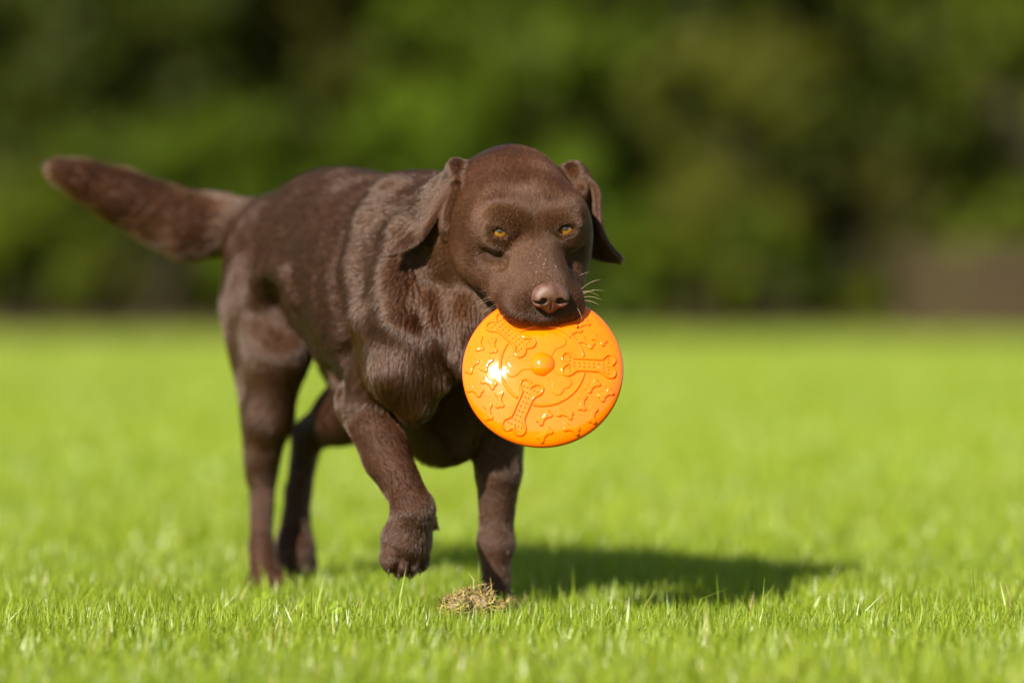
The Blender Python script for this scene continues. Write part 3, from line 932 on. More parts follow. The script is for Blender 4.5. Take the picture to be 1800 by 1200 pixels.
# bare zones (lid rims, eye openings, nose seat): no fur
bare = np.zeros(len(bv))
for e in EYE:
    d = np.linalg.norm(bv - (Hd(*e)), axis=1)
    bare = np.maximum(bare, np.clip((0.0176 - d) / 0.002, 0, 1))
nose_c = Hd(2, 204, 11)
bare = np.maximum(bare, np.clip((0.0235 - np.linalg.norm((bv - nose_c) @ HFM.T / np.array([1.0, .9, .8]), axis=1)) / 0.003, 0, 1))
rim = np.zeros(len(bv))
for e in EYE:
    rim = np.maximum(rim, np.clip((0.0182 - np.linalg.norm(bv - Hd(*e), axis=1)) / 0.0025, 0, 1) * 0.8)
pink = np.zeros(len(bv))
for i, e in enumerate(EYE):
    sd = 1 if e[0] > 0 else -1
    q = Hd(e[0] - 13 * sd, e[1] + 11, e[2] - 8)
    pink = np.maximum(pink, np.exp(-(np.linalg.norm(bv - q, axis=1) / 0.0085) ** 2))
    q = Hd(e[0] - 2 * sd, e[1] + 12, e[2] - 9)
    pink = np.maximum(pink, .7 * np.exp(-(np.linalg.norm((bv - q) / [2.4, 1, 1], axis=1) / 0.0042) ** 2))
bare = np.maximum(bare, np.clip(pink * 1.5 - .35, 0, 1))
# skin below the fur
m_skin, nt, N, L, B = material('dog_skin')
at = N.new('ShaderNodeAttribute'); at.attribute_name = 'pink'
nz = N.new('ShaderNodeTexNoise'); nz.inputs['Scale'].default_value = 60
rp = ramp(N, [(0.3, (0.018, 0.007, 0.003)), (0.7, (0.027, 0.011, 0.005))])
mx = N.new('ShaderNodeMix'); mx.data_type = 'RGBA'
mx.inputs['B'].default_value = (0.150, 0.055, 0.032, 1)
tc = N.new('ShaderNodeTexCoord')
L.new(tc.outputs['Object'], nz.inputs['Vector'])
L.new(nz.outputs['Fac'], rp.inputs[0])
L.new(at.outputs['Fac'], mx.inputs['Factor']); L.new(rp.outputs[0], mx.inputs['A'])
at2 = N.new('ShaderNodeAttribute'); at2.attribute_name = 'rim'
mx2 = N.new('ShaderNodeMix'); mx2.data_type = 'RGBA'
L.new(at2.outputs['Fac'], mx2.inputs['Factor']); L.new(rp.outputs[0], mx2.inputs['A']); mx2.inputs['B'].default_value = (0.006, 0.003, 0.002, 1)
L.new(mx2.outputs['Result'], mx.inputs['A'])
L.new(mx.outputs['Result'], B.inputs['Base Color'])
B.inputs['Roughness'].default_value = 0.75
B.inputs['Specular IOR Level'].default_value = 0.15

dog = empty('dog', D(-0.2, 0, 0))
tag(dog, 'chocolate brown dog trotting over the lawn with an orange disc in its mouth', 'dog')
body_me = np_mesh('dog_body', bv, bf, attrs={'pink': pink, 'rim': rim})
body = link('body', body_me, m_skin, dog)

# eyes
m_eye, nt, N, L, B = material('dog_eye')
at = N.new('ShaderNodeAttribute'); at.attribute_name = 'ring'
rp = ramp(N, [(0.0, (0.004, 0.003, 0.002)), (0.30, (0.004, 0.003, 0.002)), (0.36, (0.06, 0.022, 0.003)), (0.48, (0.130, 0.058, 0.006)),
              (0.72, (0.10, 0.040, 0.005)), (0.80, (0.03, 0.012, 0.006)), (0.90, (0.24, 0.10, 0.07)), (1.0, (0.18, 0.05, 0.035))])
L.new(at.outputs['Fac'], rp.inputs[0]); L.new(rp.outputs[0], B.inputs['Base Color'])
B.inputs['Roughness'].default_value = 0.08
B.inputs['Coat Weight'].default_value = 0.35
B.inputs['Coat Roughness'].default_value = 0.02
for i, e in enumerate(EYE):
    n1, n2 = 40, 64
    th = np.linspace(0, math.pi, n1); ph = np.linspace(0, 2 * math.pi, n2, endpoint=False)
    T, Q = np.meshgrid(th, ph, indexing='ij')
    gaze = P(900, 430, 0.5) - Hd(*e); gaze /= np.linalg.norm(gaze); gaze = gaze + UP * 0.24; gaze /= np.linalg.norm(gaze)
    gx = np.cross(gaze, UP); gx /= np.linalg.norm(gx); gz = np.cross(gx, gaze)
    rr = ER * (1 + 0.05 * np.exp(-(T / 0.5) ** 2))
    v = Hd(*e) + ((np.sin(T) * np.cos(Q) * rr)[..., None] * gx + (np.sin(T) * np.sin(Q) * rr)[..., None] * gz + (np.cos(T) * rr)[..., None] * gaze) / 1000
    ij = np.arange(n1 * n2).reshape(n1, n2)
    f = np.stack([ij[:-1], ij[1:], np.roll(ij, -1, 1)[1:], np.roll(ij, -1, 1)[:-1]], -1).reshape(-1, 4)
    o = link('eye', np_mesh('eye', v.reshape(-1, 3), f, attrs={'ring': np.clip(T.ravel() / 1.0, 0, 1)}), m_eye, dog)
    o['label'] = 'amber eye'

# nose leather
SN = SDF()
hell(2, 198, 14, 22.5, 15, 15.5, k=5, S=SN)
hell(14.5, 203, 9, 9.5, 11, 10.5, k=6, both=True, S=SN, ox=2)
hell(2, 200, -1, 11, 11, 11, k=7, S=SN)
hell(10.2, 214, 12, 5.2, 12, 4.6, k=2.5, op='-', both=True, yaw=14, tilt=20, S=SN, ox=2)
hell(17.0, 210, 9, 7, 6, 2.0, k=2.5, op='-', both=True, yaw=-30, tilt=20, S=SN, ox=2)
hell(2, 214, -3, 0.9, 5, 13, k=2.0, op='-', S=SN)
nlo = nose_c - .036; nhi = nose_c + .036
nv = SN.grid(nlo, nhi, .0009)
nv, nf = surface_nets(nv, nlo, .0009)
nv = SN.project(nv, 2) - hF * 0.003
m_nose, nt, N, L, B = material('nose_leather')
vo = N.new('ShaderNodeTexVoronoi'); vo.inputs['Scale'].default_value = 900
bp = N.new('ShaderNodeBump'); bp.inputs['Strength'].default_value = 0.35; bp.inputs['Distance'].default_value = 0.0006
tc = N.new('ShaderNodeTexCoord')
L.new(tc.outputs['Object'], vo.inputs['Vector']); L.new(vo.outputs['Distance'], bp.inputs['Height']); L.new(bp.outputs[0], B.inputs['Normal'])
nz = N.new('ShaderNodeTexNoise'); nz.inputs['Scale'].default_value = 120
rp = ramp(N, [(0.35, (0.036, 0.0165, 0.0110)), (0.65, (0.066, 0.031, 0.021))])
L.new(tc.outputs['Object'], nz.inputs['Vector']); L.new(nz.outputs['Fac'], rp.inputs[0]); L.new(rp.outputs[0], B.inputs['Base Color'])
B.inputs['Roughness'].default_value = 0.45
B.inputs['Specular IOR Level'].default_value = 0.2
link('nose', np_mesh('nose', nv, nf), m_nose, dog)['label'] = 'liver brown nose leather with two nostrils'


# fur strands
def sample_surface(me_v, faces, dens_v, n):
    tris = np.concatenate([faces[0][:, [0, 1, 2]], faces[0][:, [0, 2, 3]], faces[1]])
    a, b, c = me_v[tris[:, 0]], me_v[tris[:, 1]], me_v[tris[:, 2]]
    area = np.linalg.norm(np.cross(b - a, c - a), axis=1) * dens_v[tris].mean(1)
    cdf = np.cumsum(area); cdf /= cdf[-1]
    ti = np.searchsorted(cdf, rng.random(n))
    u = rng.random((n, 2)); fl = u.sum(1) > 1; u[fl] = 1 - u[fl]
    w = np.stack([1 - u.sum(1), u[:, 0], u[:, 1]], 1)
    return tris[ti], w


def make_curves(name, pts, r0, r1, mat, parent):
    n, k = pts.shape[:2]
    cu = bpy.data.hair_curves.new(name)
    cu.add_curves([k] * n)
    cu.attributes['position'].data.foreach_set('vector', pts.astype(np.float32).ravel())
    ra = cu.attributes.get('radius') or cu.attributes.new('radius', 'FLOAT', 'POINT')
    prof = np.linspace(1, 0, k) ** 0.7
    rad = (r1 + (np.asarray(r0).reshape(-1, 1) - r1) * prof[None]) * np.ones((n, 1))
    ra.data.foreach_set('value', rad.astype(np.float32).ravel())
    cu.materials.append(mat)
    o = bpy.data.objects.new(name, cu)
    COL.objects.link(o)
    o.parent = parent
    o.matrix_parent_inverse = parent.matrix_basis.inverted()
    return o


def fur_material(name, diffuse, rough, radial, cols):
    m = bpy.data.materials.new(name); m.use_nodes = True
    nt = m.node_tree; N, L = nt.nodes, nt.links
    N.remove(N['Principled BSDF'])
    hb = N.new('ShaderNodeBsdfHairPrincipled'); hb.model = 'CHIANG'; hb.parametrization = 'COLOR'
    hi = N.new('ShaderNodeHairInfo')
    rp = ramp(N, [(0.0, cols[0]), (0.5, cols[1]), (1.0, cols[2])])
    L.new(hi.outputs['Random'], rp.inputs[0])
    L.new(rp.outputs[0], hb.inputs['Color'])
    hb.inputs['Roughness'].default_value = rough
    hb.inputs['Radial Roughness'].default_value = radial
    hb.inputs['IOR'].default_value = 1.41
    df = N.new('ShaderNodeBsdfDiffuse'); L.new(rp.outputs[0], df.inputs[0])
    mxs = N.new('ShaderNodeMixShader'); mxs.inputs[0].default_value = diffuse
    L.new(hb.outputs[0], mxs.inputs[1]); L.new(df.outputs[0], mxs.inputs[2])
    L.new(mxs.outputs[0], N['Material Output'].inputs[0])
    return m


FC = ((0.0105, 0.0036, 0.0010), (0.022, 0.0078, 0.0023), (0.054, 0.0200, 0.0066))
m_coat = fur_material('chocolate_coat', 0.26, 0.20, 0.5, FC)
m_face = fur_material('chocolate_face_fur', 0.50, 0.26, 0.55, ((0.018, 0.0068, 0.0024), (0.039, 0.0155, 0.0060), (0.086, 0.0365, 0.0155)))

if FUR:
    front = np.clip((5.85 - bv[:, 1]) / 0.8, 0.5, 1)
    headw = np.exp(-np.clip(np.linalg.norm(bv - head_c, axis=1) - .13, 0, None) / .03)
    dens = (0.75 + 3.2 * headw) * front * (1 - bare)
    NF = 480000
    ti, w = sample_surface(bv, bf, dens, NF)
    mix = lambda a: (a[ti] * (w[..., None] if a.ndim == 2 else w)).sum(1)
    p0 = mix(bv); n0 = mix(bn); n0 /= np.linalg.norm(n0, axis=1, keepdims=True)
    fl = mix(bflow); ln = mix(bfur); li = mix(blift); bare0 = mix(bare); dip = mix(bdip)
    fl = fl - (fl * n0).sum(1, keepdims=True) * n0
    fl /= np.maximum(np.linalg.norm(fl, axis=1, keepdims=True), 1e-4)
    # coherent tousling: low-frequency swirl plus strand jitter
    ph = p0 * 70
    sw = 0.22 * (np.sin(ph[:, 0] * 1.3 + 2 * np.sin(ph[:, 2] * .7)) + np.sin(ph[:, 1] * 1.1 + ph[:, 2] * .9)) + rng.normal(0, .22, NF)
    sd = np.cross(n0, fl)
    fl = fl * np.cos(sw * .6)[:, None] + sd * np.sin(sw * .6)[:, None]
    ln = ln * rng.uniform(.65, 1.15, NF)
    lift = 0.16 + 0.0011 / ln + li + rng.normal(0, .08, NF) + 0.10 * np.sin(ph[:, 0] * .6 + ph[:, 1] * .5)
    keep = bare0 < 0.5
    k = 4
    s = np.linspace(0, 1, k)
    pts = (p0 - n0 * 0.0003)[:, None] + (ln[:, None] * s)[..., None] * fl[:, None] \
        + (ln * lift)[:, None, None] * (1.6 * s - 0.7 * s * s)[None, :, None] * n0[:, None] + (1.35 * dip)[:, None, None] * (s ** 1.3)[None, :, None] * n0[:, None]
    # strands gather into locks on the longer coat
    cell = np.floor(p0 / 0.0065 + 0.35 * np.sin(p0[:, [1, 2, 0]] * 410)).astype(np.int64)
    key = (cell[:, 0] * 73856093) ^ (cell[:, 1] * 19349663) ^ (cell[:, 2] * 83492791)
    _, inv = np.unique(key, return_inverse=True)
    cnt = np.bincount(inv)
    cl = np.clip((ln - .006) / .006, 0, 1) * 0.72
    for j in range(1, k):
        mean = np.stack([np.bincount(inv, pts[:, j, c]) / cnt for c in range(3)], 1)[inv]
        pts[:, j] += (mean - pts[:, j]) * (cl * (j / (k - 1)) ** 1.5)[:, None]
    rad0 = np.where(ln < .006, .00016, .00022) + .0003 * np.clip(p0[:, 1] - 5.1, 0, .5)
    face = mix(headw) > rng.uniform(.25, .95, NF)
    for nm, sel, mt in (('coat', keep & ~face, m_coat), ('face_fur', keep & face, m_face)):
        make_curves(nm, pts[sel], rad0[sel], .00004, mt, dog)['kind'] = 'stuff'

# whiskers
m_wh, nt, N, L, B = material('whisker')
B.inputs['Base Color'].default_value = (0.25, 0.17, 0.10, 1)
B.inputs['Roughness'].default_value = 0.35
wh = []
for (a, b, c) in [((1022, 508, 4.895), (1036, 494, 4.89), (1056, 491, 4.89)), ((1025, 516, 4.89), (1042, 507, 4.885), (1062, 511, 4.885)), ((1026, 522, 4.89), (1040, 519, 4.88), (1058, 527, 4.88)),
                  ((1026, 528, 4.888), (1042, 528, 4.88), (1054, 537, 4.88)), ((1012, 486, 4.93), (1022, 482, 4.93), (1036, 478, 4.93)), ((1024, 513, 4.892), (1034, 509, 4.89), (1052, 520, 4.89)),
                  ((882, 526, 4.905), (858, 524, 4.89), (829, 541, 4.88)), ((886, 532, 4.90), (862, 534, 4.88), (845, 556, 4.875)), ((878, 520, 4.91), (856, 522, 4.90), (838, 532, 4.90)),
                  ((890, 536, 4.895), (868, 541, 4.87), (848, 548, 4.865)), ((884, 528, 4.905), (866, 520, 4.89), (850, 523, 4.885)), ((872, 512, 4.92), (858, 508, 4.915), (846, 512, 4.915)),
                  ((1014, 540, 4.872), (1022, 552, 4.855), (1024, 566, 4.85)), ((898, 540, 4.885), (880, 556, 4.86), (868, 580, 4.852)), ((868, 376, 4.93), (858, 366, 4.91), (850, 352, 4.90))]:
    a, b, c = P(*a), P(*b), P(*c)
    u = np.linspace(0, 1, 8)[:, None]
    wh.append((1 - u) ** 2 * a + 2 * u * (1 - u) * b + u * u * c)
make_curves('whiskers', np.array(wh), np.full(len(wh), .00018), .00004, m_wh, dog)['kind'] = 'stuff'

# drops of water on the bridge of the nose
m_drop, nt, N, L, B = material('water_drop')
B.inputs['Base Color'].default_value = (0.55, 0.52, 0.50, 1)
B.inputs['Roughness'].default_value = 0.05
dr = np.random.default_rng(8)
V, F = [], []
for i in range(46):
    c = on_body(dr.normal(955, 14), dr.normal(482, 15) if i < 34 else dr.normal(520, 14), 0.0026)
    if c[1] > 4.97:
        continue
    r_ = dr.uniform(.00020, .00046); b0 = len(V)
    for lat in (-1.2, -.5, .3, 1.0):
        for k_ in range(6):
            a_ = k_ * math.pi / 3 + lat
            V.append(c + r_ * np.array([math.cos(lat) * math.cos(a_), math.cos(lat) * math.sin(a_), math.sin(lat)]))
    for l_ in range(3):
        for k_ in range(6):
            F.append((b0 + l_ * 6 + k_, b0 + l_ * 6 + (k_ + 1) % 6, b0 + l_ * 6 + 6 + (k_ + 1) % 6, b0 + l_ * 6 + 6 + k_))
link('water_drops', np_mesh('water_drops', V, np.array(F)), m_drop, dog)['kind'] = 'stuff'

# claws of the lifted paw
m_claw, nt, N, L, B = material('claw_horn')
B.inputs['Base Color'].default_value = (0.018, 0.010, 0.007, 1)
B.inputs['Roughness'].default_value = 0.35
for q in TOES:
    base = q + np.array([0.0, -0.010, -0.014])
    u = np.linspace(0, 1, 6)
    pts_ = base + np.stack([0 * u, -0.004 * u + 0.002 * u * u, -0.011 * u], 1)
    V, F = [], []
    for j in range(6):
        r_ = 0.0024 * (1 - u[j]) + 0.0003
        for k_ in range(8):
            a_ = k_ * math.pi / 4
            V.append(pts_[j] + np.array([math.cos(a_) * r_ * .8, math.sin(a_) * r_, 0]))
    ids = np.arange(48).reshape(6, 8); nx_ = np.roll(ids, -1, 1)
    link('claw', np_mesh('claw', V, np.stack([ids[:-1], nx_[:-1], nx_[1:], ids[1:]], -1).reshape(-1, 4)), m_claw, dog)

# ------------------------------------------------------------------ the flying disc in the dog's mouth
m_disc, nt, N, L, B = material('orange_rubber')
tc = N.new('ShaderNodeTexCoord')
nz = N.new('ShaderNodeTexNoise'); nz.inputs['Scale'].default_value = 35; nz.inputs['Detail'].default_value = 5
L.new(tc.outputs['Object'], nz.inputs['Vector'])
rp = ramp(N, [(0.3, (0.54, 0.078, 0.0003)), (0.7, (0.59, 0.091, 0.0004))])
L.new(nz.outputs['Fac'], rp.inputs[0]); L.new(rp.outputs[0], B.inputs['Base Color'])
n2 = N.new('ShaderNodeTexNoise'); n2.inputs['Scale'].default_value = 90; n2.inputs['Detail'].default_value = 6
L.new(tc.outputs['Object'], n2.inputs['Vector'])
r2 = ramp(N, [(0.35, (0.035, 0.035, 0.035)), (0.65, (0.09, 0.09, 0.09))])
L.new(n2.outputs['Fac'], r2.inputs[0]); L.new(r2.outputs[0], B.inputs['Roughness'])
bp = N.new('ShaderNodeBump'); bp.inputs['Strength'].default_value = 0.06; bp.inputs['Distance'].default_value = 0.001
L.new(n2.outputs['Fac'], bp.inputs['Height']); L.new(bp.outputs[0], B.inputs['Normal'])
B.inputs['Specular IOR Level'].default_value = 0.38
B.inputs['Subsurface Weight'].default_value = 0.12
B.inputs['Subsurface Radius'].default_value = (0.006, 0.002, 0.0005)
B.inputs['Subsurface Scale'].default_value = 0.5

DISC_R = 0.1030
disc_tilt, disc_yaw = math.radians(20.5), math.radians(-2)
dn = np.array([math.sin(disc_yaw) * math.cos(disc_tilt), -math.cos(disc_yaw) * math.cos(disc_tilt), math.sin(disc_tilt)])
dx = np.array([math.cos(disc_yaw), math.sin(disc_yaw), 0.0])
dy = np.cross(dn, dx)
disc_c = P(954, 651, 4.880)                  # centre of the rim plane
DM = Matrix(((dx[0], dy[0], dn[0], disc_c[0]), (dx[1], dy[1], dn[1], disc_c[1]), (dx[2], dy[2], dn[2], disc_c[2]), (0, 0, 0, 1)))
disc = empty('flying_disc', (0, 0, 0))
disc.matrix_world = DM
tag(disc, 'orange rubber flying disc with raised bone shapes held in the dog\'s mouth', 'flying disc')


def dlink(name, me, parent=None):
    o = bpy.data.objects.new(name, me)
    if len(me.materials) == 0:
        me.materials.append(m_disc)
    COL.objects.link(o)
    o.parent = parent or disc
    return o


# shell: lathe profile (radius, height) from the centre over the crown, round the rim and back under
PR = [(0, 24.5), (20, 24.0), (40, 22.2), (60, 18.8), (78, 14.6), (88, 11.4), (94, 8.8), (98.5, 5.9), (101.2, 2.9), (102.3, 0), (102.4, -3.0),
      (101.3, -5.6), (99, -6.8), (96.2, -6.0), (94.6, -3.2), (93.5, 1), (91, 5.6), (86, 8.2), (76, 11.5), (58, 15.4), (30, 19.2), (0, 20.6)]
PR = np.array(PR) / 1000
tt = np.linspace(0, len(PR) - 1, 90)
pr = np.stack([smooth_interp(tt, np.arange(len(PR), dtype=float), PR[:, i]) for i in (0, 1)], 1)
pr[0, 0] = pr[-1, 0] = 0
nseg = 128
an = np.linspace(0, 2 * math.pi, nseg, endpoint=False)
ring = np.stack([pr[1:-1, 0][:, None] * np.cos(an), pr[1:-1, 0][:, None] * np.sin(an), pr[1:-1, 1][:, None] + 0 * an], -1)
m_ = len(ring)
vv = np.concatenate([ring.reshape(-1, 3), [[0, 0, pr[0, 1]], [0, 0, pr[-1, 1]]]])
ij = np.arange(m_ * nseg).reshape(m_, nseg); jn = np.roll(ij, -1, 1)
q4 = np.stack([ij[:-1], ij[1:], jn[1:], jn[:-1]], -1).reshape(-1, 4)
t3 = np.concatenate([np.stack([np.full(nseg, m_ * nseg), ij[0], jn[0]], 1), np.stack([np.full(nseg, m_ * nseg + 1), jn[-1], ij[-1]], 1)])
dlink('shell', np_mesh('shell', vv, [q4, t3]))
crown = pr[:np.argmax(pr[:, 0])]


def disc_z(x, y):
    return np.interp(np.hypot(x, y), crown[:, 0], crown[:, 1])


def bone_sdf(x, y, hl, hw, rl, off):
    """dog-bone outline: shaft half length/half width, lobe radius and lobe offset; metres"""
    sh = np.maximum(np.abs(x) - hl, np.abs(y) - hw)
    lo = np.hypot(np.abs(x) - hl, np.abs(y) - off) - rl
    k = 1.1 * rl
    h = np.maximum(k - np.abs(sh - lo), 0) / k
    return np.minimum(sh, lo) - h * h * k * .25


def relief(name, fn, ext, cx, cy, ang, height, step, outline=None, flat=0.0, parent=None, me=None):
    """raised moulding following the crown: height field over a small grid, trimmed where it is zero"""
    ca, sa = math.cos(ang), math.sin(ang)
    nx, ny = int(2 * ext[0] / step) + 1, int(2 * ext[1] / step) + 1
    gx, gy = np.meshgrid(np.linspace(-ext[0], ext[0], nx), np.linspace(-ext[1], ext[1], ny), indexing='ij')
    d = fn(gx, gy)
    X = cx + gx * ca - gy * sa; Y = cy + gx * sa + gy * ca
    ed = 0.0007
    h = flat * np.clip(0.5 - d / (2 * ed), 0, 1) ** 1.0
    if outline:
        h = np.maximum(h, height * np.sqrt(np.clip(1 - ((d + outline) / outline) ** 2, 0, 1)))
    else:
        s_ = np.clip(-d / (2.2 * ed), 0, 1)
        h = height * np.sqrt(np.clip(1 - (1 - s_) ** 2, 0, 1))
    inside = d < (0.0006)
    Z = disc_z(X, Y) + np.where(d < 0, h, 0) - 0.0003 + 0.0002 * 0
    Z = np.where(d > 0, disc_z(X, Y) - 0.0006, Z)
    q = inside[:-1, :-1] & inside[1:, :-1] & inside[1:, 1:] & inside[:-1, 1:]
    ids = np.arange(nx * ny).reshape(nx, ny)
    f = np.stack([ids[:-1, :-1], ids[1:, :-1], ids[1:, 1:], ids[:-1, 1:]], -1)[q]
    used = np.unique(f); rm = np.full(nx * ny, -1); rm[used] = np.arange(len(used))
    V = np.stack([X, Y, Z], -1).reshape(-1, 3)[used]
    return dlink(name, np_mesh(name, V, rm[f]), parent)


def ZP(zx, zy):
    """position on the disc read off an enlarged view of the photograph (centre dome = 762, 505)"""
    x = (zx - 762) / 5.957e3; y = -(zy - 505) / 5.957e3 / 0.985
    return x, y


# raised ring, broken where the large bones cross it
RG, RW = 0.0535, 0.0022
big = [(math.radians(1), 0.0588), (math.radians(134), 0.0588), (math.radians(246), 0.0600)]
BH = dict(hl=0.0270, hw=0.0098, rl=0.0084, off=0.0086)
aa = np.linspace(0, 2 * math.pi, 361)[:-1]
segs = []
cur = []
for a in aa:
    x, y = RG * math.cos(a), RG * math.sin(a)
    inb = any(bone_sdf((x - r * math.cos(b)) * math.cos(b) + (y - r * math.sin(b)) * math.sin(b),
                       -(x - r * math.cos(b)) * math.sin(b) + (y - r * math.sin(b)) * math.cos(b), **BH) < 0.0005 for b, r in big)
    if inb:
        if len(cur) > 3: segs.append(cur)
        cur = []
    else:
        cur.append(a)
if cur: segs.append(cur)
if len(segs) > 3: segs = [segs[-1] + segs[0]] + segs[1:-1] if False else segs
for sg in segs:
    sg = np.array(sg); cs = np.linspace(0, math.pi, 9)
    rr = RG + RW * np.cos(cs)[None]
    X = rr * np.cos(sg)[:, None]; Y = rr * np.sin(sg)[:, None]
    Z = disc_z(X, Y) - 0.0003 + 0.0024 * np.sin(cs)[None]
    n_, k_ = X.shape
    ids = np.arange(n_ * k_).reshape(n_, k_)
    f = np.stack([ids[:-1, :-1], ids[:-1, 1:], ids[1:, 1:], ids[1:, :-1]], -1).reshape(-1, 4)[:, ::-1]
    dlink('raised_ring', np_mesh('raised_ring', np.stack([X, Y, Z], -1).reshape(-1, 3), f))

# centre dome
n1, n2_ = 16, 48
th = np.linspace(0, math.radians(78), n1); ph = np.linspace(0, 2 * math.pi, n2_, endpoint=False)
DR_ = 0.0166 / math.sin(math.radians(78))
T, Q = np.meshgrid(th, ph, indexing='ij')
vv = np.stack([DR_ * np.sin(T) * np.cos(Q), DR_ * np.sin(T) * np.sin(Q), 0.0240 + 0.0098 * (np.cos(T) - math.cos(th[-1])) / (1 - math.cos(th[-1])) - 0.0012], -1)
ij = np.arange(n1 * n2_).reshape(n1, n2_); jn = np.roll(ij, -1, 1)
dlink('centre_dome', np_mesh('centre_dome', vv.reshape(-1, 3), np.stack([ij[:-1], ij[1:], jn[1:], jn[:-1]], -1).reshape(-1, 4)))

# three flat bones reaching out from the dome
def flat_bone(x, y):
    sh = np.maximum(np.maximum(np.abs(y) - 0.0066, x - 0.026), -x - 0.004)
    lo = np.hypot(x - 0.0262, np.abs(y) - 0.0068) - 0.0080
    h = np.maximum(0.009 - np.abs(sh - lo), 0) / 0.009
    return np.maximum(np.minimum(sh, lo) - h * h * 0.009 * .25, 0.0130 - np.hypot(x + 0.0115, y))


for a in (183, 64, 311):
    a = math.radians(a)
    relief('flat_bone', flat_bone, (0.038, 0.019), 0.0115 * math.cos(a), 0.0115 * math.sin(a), a, 0.0016, 0.0006)

# three large bones: outlined, with rows of nubs
for b, r in big:
    cx, cy = r * math.cos(b), r * math.sin(b)
    bo = relief('large_bone', lambda x, y: bone_sdf(x, y, **BH), (0.038, 0.020), cx, cy, b, 0.0028, 0.00045, outline=0.0019)
    pts = []
    for i in range(9):
        u = -0.0245 + i * 0.0061
        nrow = 5 if abs(i - 4) == 4 else 4
        for j in range(nrow):
            v = (j - (nrow - 1) / 2) * 0.0047
            pts.append((cx + u * math.cos(b) - v * math.sin(b), cy + u * math.sin(b) + v * math.cos(b)))
    VV, FF = [], []
    for (x, y) in pts:
        z = float(disc_z(x, y)); base = len(VV)
        for rr, hh in ((0.00135, -0.0004), (0.00122, 0.0008), (0.00080, 0.0015)):
            for k in range(8):
                VV.append((x + rr * math.cos(k * math.pi / 4), y + rr * math.sin(k * math.pi / 4), z + hh))
        VV.append((x, y, z + 0.0017))
        for l in range(2):
            for k in range(8):
                FF.append((base + l * 8 + k, base + l * 8 + (k + 1) % 8, base + l * 8 + 8 + (k + 1) % 8, base + l * 8 + 8 + k))
        for k in range(8):
            FF.append((base + 16 + k, base + 16 + (k + 1) % 8, base + 24, base + 24))
    me = bpy.data.meshes.new('nubs')
    me.from_pydata(VV, [], [f if f[2] != f[3] else f[:3] for f in FF])
    for p_ in me.polygons: p_.use_smooth = True
    o = dlink('nub_rows', me, bo); o['kind'] = 'stuff'

# small bones
for zx, zy, a in [(280, 318, 97), (385, 345, 97), (228, 495, 58), (340, 490, 60), (255, 685, 148), (360, 637, 145), (443, 770, 93), (358, 853, 95),
                  (785, 1030, 42), (780, 910, 42), (935, 880, 168), (985, 985, 166), (1142, 662, 40), (1242, 718, 40), (1065, 790, 85), (1145, 875, 80),
                  (1185, 290, 150), (1095, 320, 150), (1000, 235, 30), (1060, 172, 30)]:
    x, y = ZP(zx, zy)
    relief('small_bone', lambda x, y: bone_sdf(x, y, 0.0077, 0.0032, 0.0032, 0.0027), (0.0115, 0.0075), x, y, math.radians(a), 0.0024, 0.0005)

# ------------------------------------------------------------------ small things on the lawn
m_straw = bpy.data.materials.new('dry_grass'); m_straw.use_nodes = True
nt = m_straw.node_tree; N, L = nt.nodes, nt.links
B = N['Principled BSDF']
at = N.new('ShaderNodeAttribute'); at.attribute_name = 'var'
rp = ramp(N, [(0.0, (0.030, 0.019, 0.007)), (0.35, (0.075, 0.047, 0.014)), (0.62, (0.125, 0.082, 0.020)), (0.80, (0.230, 0.160, 0.020)), (0.9, (0.10, 0.11, 0.014)), (1.0, (0.09, 0.13, 0.012))])
L.new(at.outputs['Fac'], rp.inputs[0]); L.new(rp.outputs[0], B.inputs['Base Color'])
B.inputs['Roughness'].default_value = 0.7

cr = np.random.default_rng(21)
cb = P(830, 1092, 4.99); cb[2] = 0
clod = empty('turf_clod', cb)
tag(clod, 'loose clod of torn brown and yellow turf lying before the standing front paw', 'turf clod')
SC = SDF()
for (px, py, r) in [(828, 1058, .017), (806, 1068, .015), (852, 1066, .015), (872, 1070, .010), (790, 1062, .009), (830, 1078, .018), (816, 1048, .010), (846, 1052, .009), (800, 1080, .015), (860, 1082, .014), (782, 1072, .008), (884, 1066, .007), (820, 1104, .020), (848, 1106, .018), (796, 1106, .016), (870, 1104, .013)]:
    c = P(px, py, 4.99 + cr.uniform(-.015, .015))
    SC.ell(c, np.array([r * cr.uniform(.9, 1.2), r, r * cr.uniform(.8, 1.1)]), k=.005, flow=(0, 0, 1))
clo = cb + np.array([-.08, -.06, -.02]); chi = cb + np.array([.08, .06, .08])
cv, cf = surface_nets(SC.grid(clo, chi, .0022), clo, .0022)
cn = SC.grad(cv); cn /= np.linalg.norm(cn, axis=1, keepdims=True)
cv = cv + cn * (cr.normal(0, .0012, len(cv)) + .001 * np.sin(cv[:, 0] * 900) * np.sin(cv[:, 2] * 1100))[:, None]
link('root_mat', np_mesh('root_mat', cv, cf, attrs={'var': np.clip(cr.normal(.4, .25, len(cv)), 0, 1)}), m_straw, clod)
nb_ = 1100
ri = cr.integers(0, len(cv), nb_)
p = cv[ri]; d = cn[ri] * .25 + cr.normal(0, .8, (nb_, 3)) * [1, 1, .6] + [0, 0, .1]; d /= np.linalg.norm(d, axis=1, keepdims=True)
ln_ = cr.uniform(.006, .024, nb_)[:, None]; w = cr.uniform(.0003, .0009, nb_)[:, None]
sdv = np.cross(d, cr.normal(size=(nb_, 3))); sdv /= np.linalg.norm(sdv, axis=1, keepdims=True)
mid = p + d * ln_ * .55 + cr.normal(0, .0015, (nb_, 3)); tip = p + d * ln_ + cr.normal(0, .004, (nb_, 3))
p0_ = p - d * .004
v = np.stack([p0_ - sdv * w, p0_ + sdv * w, mid - sdv * w, mid + sdv * w, tip], 1).reshape(-1, 3)
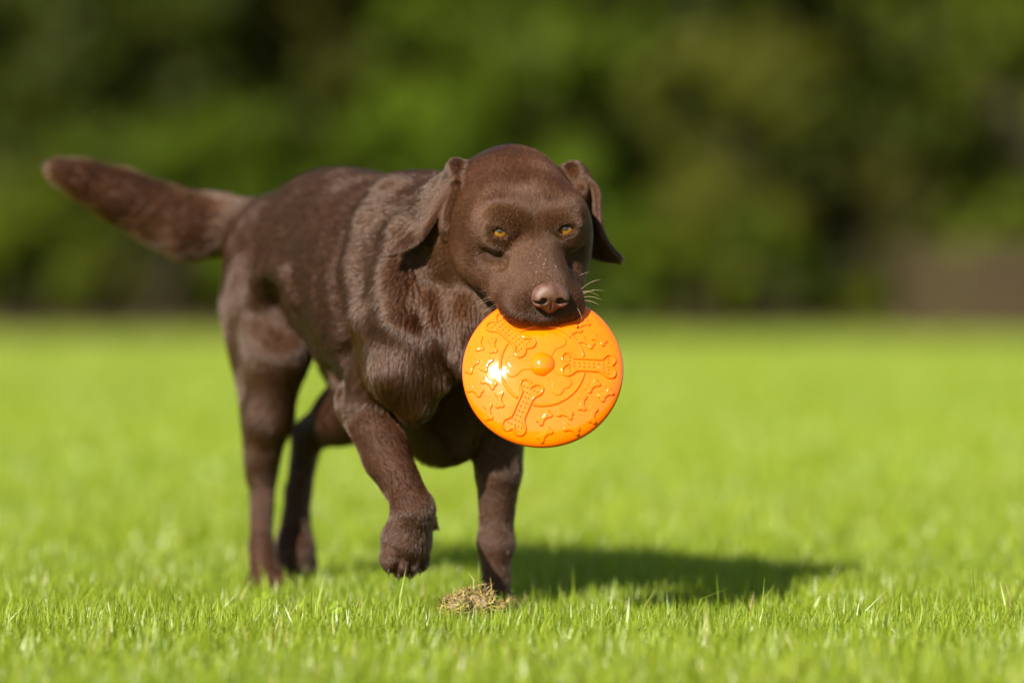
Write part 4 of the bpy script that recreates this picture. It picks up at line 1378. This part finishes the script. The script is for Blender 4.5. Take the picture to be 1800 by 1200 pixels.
o_ = np.arange(nb_)[:, None] * 5
bl = link('torn_blades', np_mesh('torn_blades', v, [np.concatenate([o_, o_ + 1, o_ + 3, o_ + 2], 1), np.concatenate([o_ + 2, o_ + 3, o_ + 4], 1)], smooth=False,
          attrs={'var': np.repeat(np.clip(cr.normal(.66, .22, nb_), 0, 1), 5)}), m_straw, clod)
bl['kind'] = 'stuff'

# broad-leaved weed in the grass
m_weed = leaf_material('weed_leaf', (0.150, 0.215, 0.018), .25)


def weed(px, py, Y, size, n, label, seed):
    r = np.random.default_rng(seed)
    b_ = P(px, py, Y); b_[2] = 0
    root = empty('broadleaf_weed', b_)
    tag(root, label, 'weed', 'small broad-leaved weeds in the grass')
    for i in range(n):
        a = i * 2.4 + r.uniform(-.4, .4)
        h = r.uniform(.026, .046); out = r.uniform(.006, .026)
        c = b_ + np.array([math.cos(a) * out, math.sin(a) * out, h])
        nn = np.array([math.cos(a) * .6, math.sin(a) * .6 - .35, 1.0]) + r.normal(0, .2, 3); nn /= np.linalg.norm(nn)
        u_ = np.array([math.cos(a), math.sin(a), -.1]); u_ -= (u_ @ nn) * nn; u_ /= np.linalg.norm(u_); w_ = np.cross(nn, u_)
        s = size * r.uniform(.7, 1.2)
        k = 14; V = [c - nn * s * .12]
        for j in range(k):
            q = j * 2 * math.pi / k
            rr = s * (1 + .10 * math.cos(5 * q))
            V.append(c + u_ * math.cos(q) * rr * 1.15 + w_ * math.sin(q) * rr * .85 + nn * s * .10 * math.cos(2 * q))
        F = np.array([[0, 1 + j, 1 + (j + 1) % k] for j in range(k)])
        link('leaf', np_mesh('leaf', V, F, attrs={'var': np.full(k + 1, r.uniform(.3, .9))}), m_weed, root)
        tv, tf = tube_mesh([(np.array([b_, (b_ + c) / 2 + [0, 0, .004], c]), np.array([.0007, .0006, .0005]))], 5)
        link('stem', np_mesh('stem', tv, tf, attrs={'var': np.full(len(tv), .4)}), m_weed, root)


weed(600, 1122, 4.98, .0062, 9, 'pale yellow green broad-leaved weed left of the turf clod', 3)
weed(462, 1098, 5.14, .0058, 6, 'small broad-leaved weed in front of the hind paws', 4)
